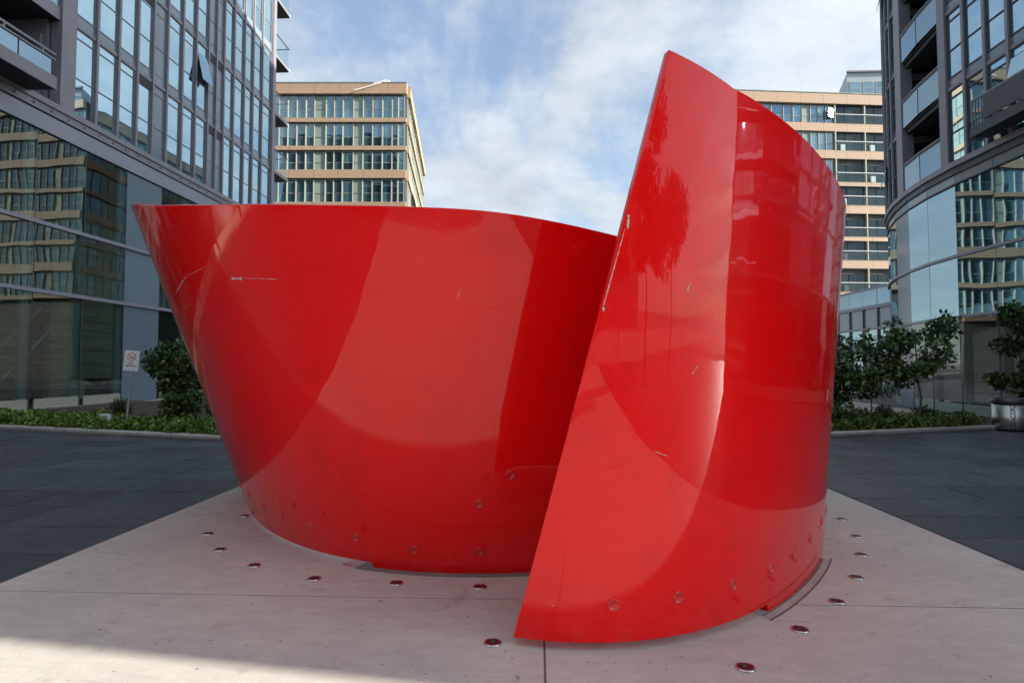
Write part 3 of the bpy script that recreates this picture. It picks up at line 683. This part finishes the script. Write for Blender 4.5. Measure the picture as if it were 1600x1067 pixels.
# ------------------------------------------------------------------ tan blocks
def tan_block(name, loc, label, group, faces, zroof, fl=3.03, nfl=10, loggia=None, roof_poly=None, pat='tTtTtTtTtT'):
    B = empty(name, (loc[0], loc[1], 0), label, 'building', group)
    off = -Vector(B.location)
    P = roof_poly; n = len(P)
    for nm, z0, z1, ins, mt in (('wall', 0, zroof - .3, 0, room_m), ('roof', zroof - .29, zroof - .05, 0, frame_d)):
        V = [(p[0], p[1], z0) for p in P] + [(p[0], p[1], z1) for p in P]
        F = [(i, (i + 1) % n, n + (i + 1) % n, n + i) for i in range(n)] + [tuple(range(n - 1, -1, -1)), tuple(range(n, 2 * n))]
        MB().add(V, F).build(nm, mt, B, off)
    ztop = zroof - 1.15
    for F, cols, opq, detail in faces:
        W = cols[-1]
        fbox('roof_fascia', B, tan, F, cols[0] - .1, W + .25, .05, .45, ztop, zroof)
        fbox('roof_coping', B, opaque_g, F, cols[0] - .1, W + .3, .0, .5, zroof, zroof + .09)
        for k in range(nfl):
            zt = ztop - fl * k                       # head of glazing
            thick = .9 if pat[k] == 'T' else .45
            zsill = zt - fl + thick
            if zsill < 1: break
            fbox('fascia_band', B, tan, F, cols[0] - .05, W + .2, .05, .32, zsill - thick, zsill)
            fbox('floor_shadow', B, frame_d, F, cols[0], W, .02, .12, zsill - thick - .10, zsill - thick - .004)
            for i, (a, b) in enumerate(zip(cols, cols[1:])):
                if loggia and i in loggia and F is faces[0][0]: continue
                hh = zt - .1 - zsill
                window(B, F, a + .03, b - .03, zsill, zt - .1, [hh * .40] if i % 3 else [hh * .40, hh * .88], opaque_g if i % 2 else frame_m, g_tan, m=.06, bw=.07, depth=.09, tilt=.35, opaque=opaque_g if i in opq else None)
                fbox('mullion', B, cream_m, F, a - .03, a + .03, .08, .16, zsill, zt - .1)
    return B, off, ztop
ang = math.atan2(28.06, -3.7)
cA = [838, 632.7]
colsA = [450.6, 464.6, 478.7, 492.2, 509.9, 522.8, 536.2, 553, 567.7, 582.8, 597.8, 613, 622.5, 632.7]
X0 = -35.0
colA = [0.0, 1.0, 1.95, 2.9, 3.85, 4.8, 5.7, 6.6, 7.5] + [8.43, 9.4, 10.36, 11.29, 12.51, 13.4, 14.32, 15.47, 16.49, 17.52, 18.56, 19.6, 20.25, 20.96]
FA = Face((X0, 59.39), R(2.43), -1)
FAs = Face((-13.96, 60.30), ang, -1)
colB = [.6 + 1.35 * k for k in range(20)]
polyA = [(X0, 59.42), (-13.98, 60.32), (-17.66, 88.3), (X0, 88.3)]
tb1, off1, zt1 = tan_block('tan_block', (-24, 62), 'tan-banded apartment block on the left beyond the dark tower, seven rows of windows', 'tan-banded apartment blocks', [(FA, colA, (12, 16), True), (FAs, colB, (2, 3, 7, 8, 12, 13, 17), True)], 31.8, nfl=8, roof_poly=polyA, pat='ttTttTttTt')
# roof hoist
b = MB(); b.box(-.3, .3, -.2, .2, 0, .35); b.tube((0, -.2, .2), (-3.2, -.8, -1.0), .05); b.tube((0, -.2, .35), (-1.4, -.5, -.2), .04)
b.build('roof_hoist', white_m, tb1, Vector((-16.0, 60.0, 31.8)) + off1)
# right block
angR = R(6.3)
PX, PY = 15.5, 62.24
FRt = Face((PX, PY), angR, -1)
colR = [0] + [round(v - 1.51, 3) for v in [2.5, 3.5, 4.5, 5.5, 6.5, 7.5, 8.4, 9.3, 10.1, 10.9, 11.85, 13.24, 14.33, 15.36, 16.31, 17.2, 18.05, 19.04, 22.45, 25.85, 29.25, 32.65, 36.05]]
logR = (18, 19, 20, 21, 22)
FRs = Face((15.5, 62.24), math.atan2(30, 1.2), 1)
q = FRt.p(35.2, 0, 0)
polyR = [(15.53, 62.27), (q.x, q.y + .02), (q.x, q.y + 24), (16.7, 91)]
tb2, off2, zt2 = tan_block('tan_block', (25, 64), 'tan-banded apartment block on the right with stacked balconies and a bright sun-struck window', 'tan-banded apartment blocks', [(FRt, colR, (3, 9, 14), True), (FRs, colB, (2, 3, 7, 8, 12, 13, 17), True)], 31.57, nfl=7, loggia=logR, roof_poly=polyR, pat='TTtTtTtTtT')
for k in range(7):
    zt = zt2 - 3.03 * k; thick = .9 if 'TTtTtTtTtT'[k] == 'T' else .45; zs = zt - 3.03 + thick
    for a in range(18, 23):
        u0, u1 = colR[a], colR[a + 1]
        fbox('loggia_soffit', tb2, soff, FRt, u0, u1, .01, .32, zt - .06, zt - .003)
        fbox('loggia_divider', tb2, cream_m, FRt, u0 - .06, u0 + .06, .0, .34, zs, zt)
        fbox('loggia_rail_pane', tb2, g_bal, FRt, u0 + .1, u1 - .1, .36, .39, zs - .02, zs + .95)
        fbox('loggia_handrail', tb2, white_m, FRt, u0, u1, .34, .42, zs + .96, zs + 1.02)
        fbox('loggia_window', tb2, g_loggia, FRt, u0 + .3, u0 + 1.2, .02, .05, zs, zs + 2.0)
        fbox('loggia_window', tb2, g_loggia, FRt, u0 + 1.3, u1 - .3, .02, .05, zs, zs + 2.0)
        if rnd.random() < .5: fbox('balcony_chair', tb2, white_m if rnd.random() < .4 else frame_d, FRt, u0 + .6, u0 + 1.1, .12, .3, zs, zs + .7)
for (za, zb2) in ((28.9, 29.9),):     # added pane, angled to send a sun glint to the camera
    pp = FRt.p(17.0, .42, (za + zb2) / 2); dv = (pp - co.location).normalized(); nn = (sdir - dv).normalized()
    w_ = obj('glint_pane', cube(g_mirror), tb2, pp + off2); w_.scale = (.8, .03, zb2 - za)
    w_.rotation_euler = (math.asin(nn.z), 0, math.atan2(nn.y, nn.x) + R(90)); w_.rotation_euler[0] *= -1
# pale tower far behind
pt = empty('pale_tower', (70, 121, 0), 'pale blue-green glass tower far behind the right tan block', 'building')
x0 = (1322 - 838) / 900 * 120; x1 = (1283 - 838) / 900 * 150
b = MB(); V = [(x0, 120, 0), (100, 120, 0), (100, 150, 0), (x1, 150, 0)]; H = 62.3
pg = M('pale_cladding', (.36, .44, .46), .4).vary(.3, .9, 1.05)
b.add([(x, y, 0) for x, y, _ in V] + [(x, y, H) for x, y, _ in V], [(0, 1, 5, 4), (1, 2, 6, 5), (2, 3, 7, 6), (3, 0, 4, 7), (4, 5, 6, 7)]); b.build('wall', pg, pt, -Vector(pt.location))
FP = Face((x0, 120), 0, -1)
for k in range(3):
    for i in range(7): 
        wz = H - 2.2 - 3.4 * k
        window(pt, FP, .6 + i * 2.6, 2.6 + i * 2.6, wz - 2.1, wz + .3, [1.0], pg, g_tan, m=.05, bw=.1)
fbox('roof_edge', pt, frame_m, FP, -.1, 35, .0, .4, H, H + .3)
fbox('balcony_slab', pt, pg, FP, 3.4, 30, .1, 1.6, H - 6.6, H - 6.2)

# low glazed wing between tan block and curved tower
wg = empty('glazed_wing', (20.2, 40, 0), 'low grey glazed wing with a glass roof rail behind the small trees', 'building')
FW = Face((19.95, 33), R(90), 1)
box('wall', wg, room_m, 20.2, 26, 33, 58, 0, 5.2)
for i in range(16):
    a = i * 1.5
    fbox('wing_pane', wg, opaque_m if i % 3 == 1 else g_pod_r, FW, a + .04, a + 1.46, -.1, -.06, .1, 2.6)
    fbox('wing_pane', wg, g_pod_r, FW, a + .04, a + 1.46, -.1, -.06, 2.75, 3.75)
    fbox('wing_pane', wg, opaque_m, FW, a + .04, a + 1.46, -.1, -.06, 3.85, 5.0)
    fbox('balustrade_pane', wg, g_rail, FW, a + .03, a + 1.47, -.04, -.01, 5.2, 6.15)
    fbox('mullion', wg, frame_m, FW, a - .04, a + .04, -.12, .03, 0, 5.1)
for z, hh in ((2.68, .07), (3.8, .05), (5.1, .1), (6.2, .05)): fbox('wing_rail', wg, fascia_m, FW, 0, 24, -.12, .05, z - hh, z + hh)

# buildings and trees across the street behind the camera, seen only in the reflections
FS = Face((-34, -52), 0, 1)
tb3, off3, zt3 = tan_block('tan_block', (-20, -55), 'tan-banded block across the street seen only in reflections', 'tan-banded apartment blocks', [(FS, [4.5 * k for k in range(9)], (2, 5), False)], 17, nfl=5, roof_poly=[(-34, -52.02), (-34, -70), (2, -70), (2, -52.02)])
st_ = empty('street_block', (22, -60, 0), 'grey block across the street seen only in reflections', 'building')
box('wall', st_, pg, 10, 40, -74, -60, 0, 24)
for k in range(6):
    for i in range(8): box('window', st_, g_tan, 11 + i * 3.6, 13.6 + i * 3.6, -59.98, -59.9, 1.6 + 3.6 * k, 3.9 + 3.6 * k)

# ------------------------------------------------------------------ planters
def bed_(name, poly, z, mat, label):
    b = MB(); n = len(poly); b.add([(x, y, -.05) for x, y in poly] + [(x, y, z) for x, y in poly], [tuple(range(n, 2 * n))] + [(i, (i + 1) % n, n + (i + 1) % n, n + i) for i in range(n)])
    o = b.build(name, mat); return tag(o, kind='structure')
KL = [(-24, 16.95), (-13.35, 13.88), (-6.66, 11.97), (-4.2, 12.1)]
KR = [(4.6, 12.5), (6.53, 13.18), (11.49, 14.93), (13.2, 15.5)]
bed_('left_soil_bed', KL + [(-4.2, 25), (-17.6, 25), (-17.6, 17.5), (-24, 18)], .05, soil, '')
bed_('right_soil_bed', [(4.6, 12.5)] + KR[1:] + [(13.3, 18), (10.2, 17.4), (7.4, 17.0), (4.6, 16.8)], .05, soil, '')
bed_('side_path', [(4.6, 17.0), (10.0, 17.6), (13.4, 18.5), (13.8, 24), (20, 34), (19.9, 60), (2, 60), (2, 17)], .012, pale_pave, '')
def kerb(poly, w=.32, h=.10):
    k = bpy.data.objects.new('kerb', None); link(k); k['kind'] = 'structure'
    for (p, q) in zip(poly, poly[1:]):
        p, q = Vector((*p, 0)), Vector((*q, 0)); L_ = (q - p).length; n = max(1, round(L_ / 1.5)); a = math.atan2(q.y - p.y, q.x - p.x)
        for i in range(n):
            c = p + (q - p) * ((i + .5) / n); o = obj('kerb_stone', cube(curbm), k, (c.x - math.sin(a) * w / 2, c.y + math.cos(a) * w / 2, h / 2 - .03), (0, 0, a)); o.scale = (L_ / n - .012, w, h + .06)
kerb(KL); kerb(KR)

def leaf_cloud(name, centres, mat, parent, n, size, seed, loc=(0, 0, 0), flat=.3, aspect=.5):
    """centres: list of (x,y,z,rx,ry,rz) ellipsoids; n leaves in all, each a folded two-quad blade"""
    r = np.random.RandomState(seed); C_ = np.array(centres, float); vol = C_[:, 3] * C_[:, 4] * C_[:, 5]; pick = r.choice(len(C_), n, p=vol / vol.sum())
    d = r.normal(size=(n, 3)); d /= np.linalg.norm(d, axis=1)[:, None]; rad = r.uniform(.0, 1, n) ** .45
    P = C_[pick, :3] + d * C_[pick, 3:] * rad[:, None]
    t = r.normal(size=(n, 3)) + d * .9; t[:, 2] -= .25; t /= np.linalg.norm(t, axis=1)[:, None]
    up = r.normal(size=(n, 3)) * .6 + np.array([0, 0, 1.]); s = np.cross(t, up); s /= np.linalg.norm(s, axis=1)[:, None] + 1e-9; nn = np.cross(s, t)
    L_ = size * r.uniform(.6, 1.35, n)[:, None]; W_ = L_ * aspect
    a = P; b = P + t * L_ * .5 + s * W_ * .5 + nn * L_ * .08; c = P + t * L_; dd = P + t * L_ * .5 - s * W_ * .5 + nn * L_ * .08
    V = np.stack([a, b, c, dd], 1).reshape(-1, 3); F = np.arange(4 * n).reshape(n, 4)
    F = np.concatenate([F[:, [0, 1, 2]], F[:, [0, 2, 3]]])
    me = bpy.data.meshes.new(name); me.vertices.add(len(V)); me.vertices.foreach_set('co', V.ravel()); me.loops.add(F.size); me.loops.foreach_set('vertex_index', F.ravel())
    me.polygons.add(len(F)); me.polygons.foreach_set('loop_start', np.arange(0, F.size, 3)); me.polygons.foreach_set('loop_total', np.full(len(F), 3)); me.update(calc_edges=True)
    me.materials.append(mat.m); return obj(name, me, parent, loc)
def along(poly, off0, off1, step, r):
    out = []
    for p, q in zip(poly, poly[1:]):
        p, q = Vector((*p, 0)), Vector((*q, 0)); d = (q - p); L_ = d.length; d.normalize(); nrm = Vector((-d.y, d.x, 0)); t = 0
        while t < L_:
            for o in np.arange(off0, off1, step * .9):
                c = p + d * (t + r.uniform(-.1, .1)) + nrm * (o + r.uniform(-.1, .1)); out.append((c.x, c.y, .12 + r.uniform(-.03, .06), step * .62, step * .62, r.uniform(.15, .26)))
            t += step
    return out
h1 = leaf_cloud('hedge', along(KL[:3] + [(-5.2, 12.0)], .5, 2.0, .42, rnd), leaf_hedge, None, 46000, .10, 1)
tag(h1, 'low leafy green ground cover behind the left kerb', 'hedge', kind='stuff')
h2 = leaf_cloud('hedge', along(KR[:3], .5, 1.7, .40, rnd), leaf_hedge2, None, 30000, .09, 2)
tag(h2, 'low green and browning ground cover behind the right kerb', 'hedge', kind='stuff')
def shrub(x, y, w, h, mat, label, n=2200, size=.09, seed=3, name='shrub'):
    e = empty(name, (x, y, .05), label, 'shrub'); r = random.Random(seed); b = MB(); cs = []
    for i in range(7):
        a = r.uniform(0, 6.28); q = r.uniform(.15, 1) * w * .38; p1 = Vector((math.cos(a) * q, math.sin(a) * q, h * r.uniform(.45, .9))); b.tube((0, 0, -.05), p1, .018, .006, 5)
        cs.append((*p1, w * .24, w * .24, h * .22)); cs.append((p1.x * .7, p1.y * .7, p1.z * .55, w * .22, w * .22, h * .2))
    b.build('stem', bark, e); leaf_cloud('foliage', cs, mat, e, n, size, seed); return e
def tree(x, y, h, w, mat, label, n=6000, size=.13, seed=1, trunk=.05, multi=1, name='tree', low=.35, cat='tree', group=None, aspect=.6, clump=.20):
    e = empty(name, (x, y, .04), label, cat, group); r = random.Random(seed); tb = MB(); lb = MB(); cs = []
    for m_ in range(multi):
        a0 = r.uniform(0, 6.28); base = Vector((math.cos(a0) * .12 * (multi - 1), math.sin(a0) * .12 * (multi - 1), -.06)); p = base; rr = trunk
        pts = [base]; nseg = 6
        for i in range(nseg):
            q = p + Vector((r.gauss(0, .05) * h / nseg * 2, r.gauss(0, .05) * h / nseg * 2, h * .88 / nseg)) + (Vector((math.cos(a0), math.sin(a0), 0)) * .06 * h / nseg * (multi > 1)); tb.tube(p, q, rr, rr * .8, 8); rr *= .8; p = q; pts.append(q)
        for i in range(13 if multi == 1 else 7):
            t = r.uniform(low, 1) * nseg * .999; k = int(t); s = pts[k].lerp(pts[k + 1], t - k); a = r.uniform(0, 6.28); ln = w * .5 * r.uniform(.45, 1.05) * (1.15 - .45 * (t / nseg))
            e1 = s + Vector((math.cos(a) * ln, math.sin(a) * ln, ln * r.uniform(.15, .7))); mid = s.lerp(e1, .5) + Vector((0, 0, .06 * ln)); lb.tube(s, mid, .016, .011, 5); lb.tube(mid, e1, .011, .005, 5)
            for j in range(3):
                c = s.lerp(e1, r.uniform(.5, 1.1)) + Vector((r.gauss(0, .1), r.gauss(0, .1), r.gauss(0, .1))) * w * .5; lb.tube(mid, c, .007, .003, 4)
                q_ = clump * r.uniform(.6, 1.2) * w * .55; cs.append((*c, q_, q_, q_ * .75))
    tb.build('trunk', bark, e); lb.build('limb', bark, e); leaf_cloud('crown', cs, mat, e, n, size, seed, aspect=aspect); return e
tree(-9.75, 15.5, 2.15, 1.75, leaf_dark, 'bushy dark green shrub tree beside the blue-grey panel on the left', 6500, .12, 11, .035, 3, low=.1, clump=.24)
shrub(-9.1, 14.6, 1.1, .85, leaf_dark, 'dense low dark shrub in front of the left bushy tree', 2600, .09, 5)
shrub(-8.1, 14.6, 1.0, .8, leaf_dark, 'dark rounded shrub next to the left edge of the sculpture', 2000, .09, 6)
shrub(-11.05, 14.9, .55, .75, leaf_dark, 'small upright shrub left of the no-smoking sign', 1300, .08, 8)
tree(10.0, 15.7, 2.75, 2.1, leaf_tree, 'small slim-trunked tree nearest the curved glass wall', 1900, .15, 23, .04, 1, low=.5, clump=.21)
tree(8.75, 16.0, 2.5, 1.9, leaf_tree, 'small bushy tree with several stems right of the sculpture', 2300, .14, 31, .025, 3, low=.28, clump=.22)
tree(8.1, 16.6, 1.9, 1.4, leaf_tree, 'slender low tree closest to the right edge of the sculpture', 1500, .13, 37, .025, 1, low=.3, clump=.24)
shrub(7.45, 14.5, .8, .6, leaf_dark, 'dense dark shrub at the right edge of the sculpture', 2200, .08, 41)
shrub(8.05, 14.7, .5, .5, leaf_tree, 'small loose shrub between the dense shrub and the bushy tree', 600, .08, 42)
shrub(8.9, 15.1, .6, .5, leaf_dark, 'low dark shrub at the foot of the bushy tree', 1300, .08, 43)
shrub(10.5, 15.9, .8, .45, leaf_tree, 'low spreading shrub in front of the louvred plinth', 900, .08, 44)
tree(13.0, 16.0, 3.5, 1.5, leaf_dark, 'tall dark evergreen standing behind the litter bin', 11000, .11, 71, .04, 1, low=.08, clump=.3)
# trees behind the camera (reflected)
for i, (x, y, h, mt, lb_) in enumerate([(-13, -17, 7, leaf_hedge, 'street tree behind the viewer, left of the golden one'), (-7, -19, 5, leaf_gold, 'golden autumn street tree behind the viewer'), (9, -18, 7.5, leaf_hedge, 'green street tree behind the viewer on the right'), (3.5, -21, 6, leaf_hedge, 'green street tree behind the viewer near the middle'), (8.5, -7.5, 6.2, leaf_hedge, 'green plaza tree nearest behind the viewer on the right'), (14.5, -8.5, 6.8, leaf_hedge2, 'green and browning plaza tree behind the viewer at the far right')]):
    tree(x, y, h, h * .75, mt, lb_, 5000, .3, 60 + i, .12, 1, low=.4, clump=.3)

# ------------------------------------------------------------------ sign, litter bin, lamp, bikes
sg = empty('no_smoking_sign', (-9.93, 13.6, .03), 'white no-smoking sign on a leaning grey post in the left hedge', 'sign')
lean = Vector((.075, 0, 1)).normalized()
b = MB(); b.tube((0, 0, -.1), lean * 1.95, .028, .028, 8); b.build('post', galv, sg)
pc = lean * 1.70; ra = math.atan2(.075, 1)
plate = MB().box(-.17, .17, -.012, 0, -.245, .245).build('sign_plate', white_m, sg, pc + Vector((0, -.03, 0)), (0, ra, R(8)))
def arc_ring(r0, r1, n=32, y=-.0155):
    V = [(rr * math.cos(2 * math.pi * i / n), y, rr * math.sin(2 * math.pi * i / n)) for rr in (r0, r1) for i in range(n)]
    return V, [(i, (i + 1) % n, n + (i + 1) % n, n + i) for i in range(n)]
b = MB(); V, F = arc_ring(.085, .10); b.add([(x, y, z + .09) for x, y, z in V], F)
c_, s_ = math.cos(R(-42)), math.sin(R(-42))
b.add([(x * c_ - z * s_, -.0165, x * s_ + z * c_ + .09) for x, z in ((-.088, -.008), (.088, -.008), (.088, .008), (-.088, .008))], [(0, 1, 2, 3)])
b.build('prohibition_ring', sign_red, plate)
b = MB(); b.box(-.06, .035, -.0145, -.0125, .065, .082).box(.04, .06, -.0145, -.0125, .065, .082)
b.box(.045, .052, -.0145, -.0125, .09, .12); b.build('cigarette_symbol', sign_blk, plate)
def text(s, size, mat, parent, loc, rot, name='lettering', ext=.0008, sx=1):
    cu = bpy.data.curves.new(name, 'FONT'); cu.body = s; cu.size = size; cu.align_x = 'CENTER'; cu.align_y = 'CENTER'; cu.extrude = ext; cu.materials.append(mat.m); cu.offset = size * .018
    t = bpy.data.objects.new('tmp', cu); col.objects.link(t); dg = bpy.context.evaluated_depsgraph_get()
    me0 = bpy.data.meshes.new_from_object(t.evaluated_get(dg)); bpy.data.objects.remove(t)
    return obj(name, me0, parent, loc, rot)
text('NO', .062, sign_blk, plate, (-.01, -.014, -.065), (R(90), 0, 0)); text('SMOKING', .055, sign_blk, plate, (0, -.014, -.125), (R(90), 0, 0))
fl = empty('floodlight', (-10.67, 13.9, .05), 'small white boxy garden floodlight among the left ground cover', 'lamp')
b = MB(); b.box(-.11, .11, -.07, .07, .17, .36); b.build('housing', white_m, fl, (0, 0, 0), (R(-8), 0, R(15)))
b = MB(); b.box(-.09, .09, -.004, 0, .19, .34); b.build('lens', opaque_g, fl, (0, -.098, .0), (R(-8), 0, R(15))); b = MB(); b.tube((0, 0, -.05), (0, 0, .19), .02); b.build('stem', galv, fl)

bn = empty('litter_bin', (11.78, 14.9, 0), 'round brushed-steel litter bin with a black rim and upright black lettering', 'bin')
binm = M('brushed_steel', (.50, .50, .49), .30, 1).vary(2.0, .75, 1.1, stretch=(14, 14, .1)); binm.set('Anisotropic', .6)
b = MB().lathe([(.0, .04), (.37, .04), (.385, .07), (.385, .84), (.37, .845)], 48); b.build('drum', binm, bn, smooth=True)
b = MB().lathe([(.375, .84), (.405, .845), (.41, .86), (.41, .985), (.40, 1.0), (.33, 1.0), (.32, .97), (.32, .9)], 48); b.build('rim', dsteel, bn, smooth=True)
b = MB().lathe([(.0, .0), (.30, .0), (.31, .045), (.0, .05)], 32); b.build('foot', black_m, bn)
b = MB().lathe([(.33, .92), (.0, .93)], 32); b.build('liner', black_m, bn)
def wrap_text(s, size, ang, zc, rad, parent):
    cu = bpy.data.curves.new('tmp', 'FONT'); cu.body = s; cu.size = size; cu.align_x = 'CENTER'; cu.align_y = 'CENTER'; cu.offset = size * .02
    t = bpy.data.objects.new('tmp', cu); col.objects.link(t); dg = bpy.context.evaluated_depsgraph_get(); me0 = bpy.data.meshes.new_from_object(t.evaluated_get(dg))
    V = []
    for v in me0.vertices:      # reading upwards: text x -> up, text y -> to the left round the drum
        z = zc + v.co.x; a = ang - v.co.y / rad * 1.0; V.append((rad * math.cos(a), rad * math.sin(a), z))
    F = [tuple(p.vertices) for p in me0.polygons]; bpy.data.objects.remove(t)
    return MB().add(V, F).build('lettering', sign_blk, parent)
wrap_text('CONCORD', .150, math.atan2(-14.9, -11.78) + R(8), .455, .3875, bn)

bn.scale = (.95, .95, .80)
def wheel(parent, x, z):
    b = MB(); n = 24; R0 = .33
    for i in range(n):
        a, c = 2 * math.pi * i / n, 2 * math.pi * (i + 1) / n; b.tube((x + R0 * math.cos(a), 0, z + R0 * math.sin(a)), (x + R0 * math.cos(c), 0, z + R0 * math.sin(c)), .018, n=5)
        if i % 2 == 0: b.tube((x, 0, z), (x + R0 * math.cos(a), 0, z + R0 * math.sin(a)), .003, n=3)
    b.build('wheel', black_m, parent)
spots = ['leftmost, beside the sculpture edge', 'second from the sculpture', 'third from the sculpture', 'fourth from the sculpture', 'nearest the curved tower']
for i in range(5):
    e = empty('bicycle', (15.2 + i * .75, 29.5 + .15 * i, .012), 'dark bicycle in the rack behind the small trees, ' + spots[i], 'bicycle', 'bicycles parked behind the right planting', R(20 + 14 * (i % 3)))
    wheel(e, -.5, .35); wheel(e, .5, .35)
    b = MB(); 
    for p, q in (((-.5, .35), (-.2, .85)), ((-.5, .35), (-.05, .33)), ((-.05, .33), (-.22, .9)), ((-.05, .33), (.36, .82)), ((-.2, .8), (.36, .86)), ((.5, .35), (.34, .95))): b.tube((p[0], 0, p[1]), (q[0], 0, q[1]), .018, n=6)
    b.build('frame', [sign_blk, sign_red, galv, frame_d, sign_blk][i], e)
    b = MB(); b.box(-.32, -.12, -.06, .06, .90, .95); b.build('saddle', black_m, e)
    b = MB(); b.tube((.34, 0, .95), (.30, .0, 1.02), .014); b.tube((.30, -.27, 1.02), (.30, .27, 1.02), .014); b.build('handlebar', dsteel, e)
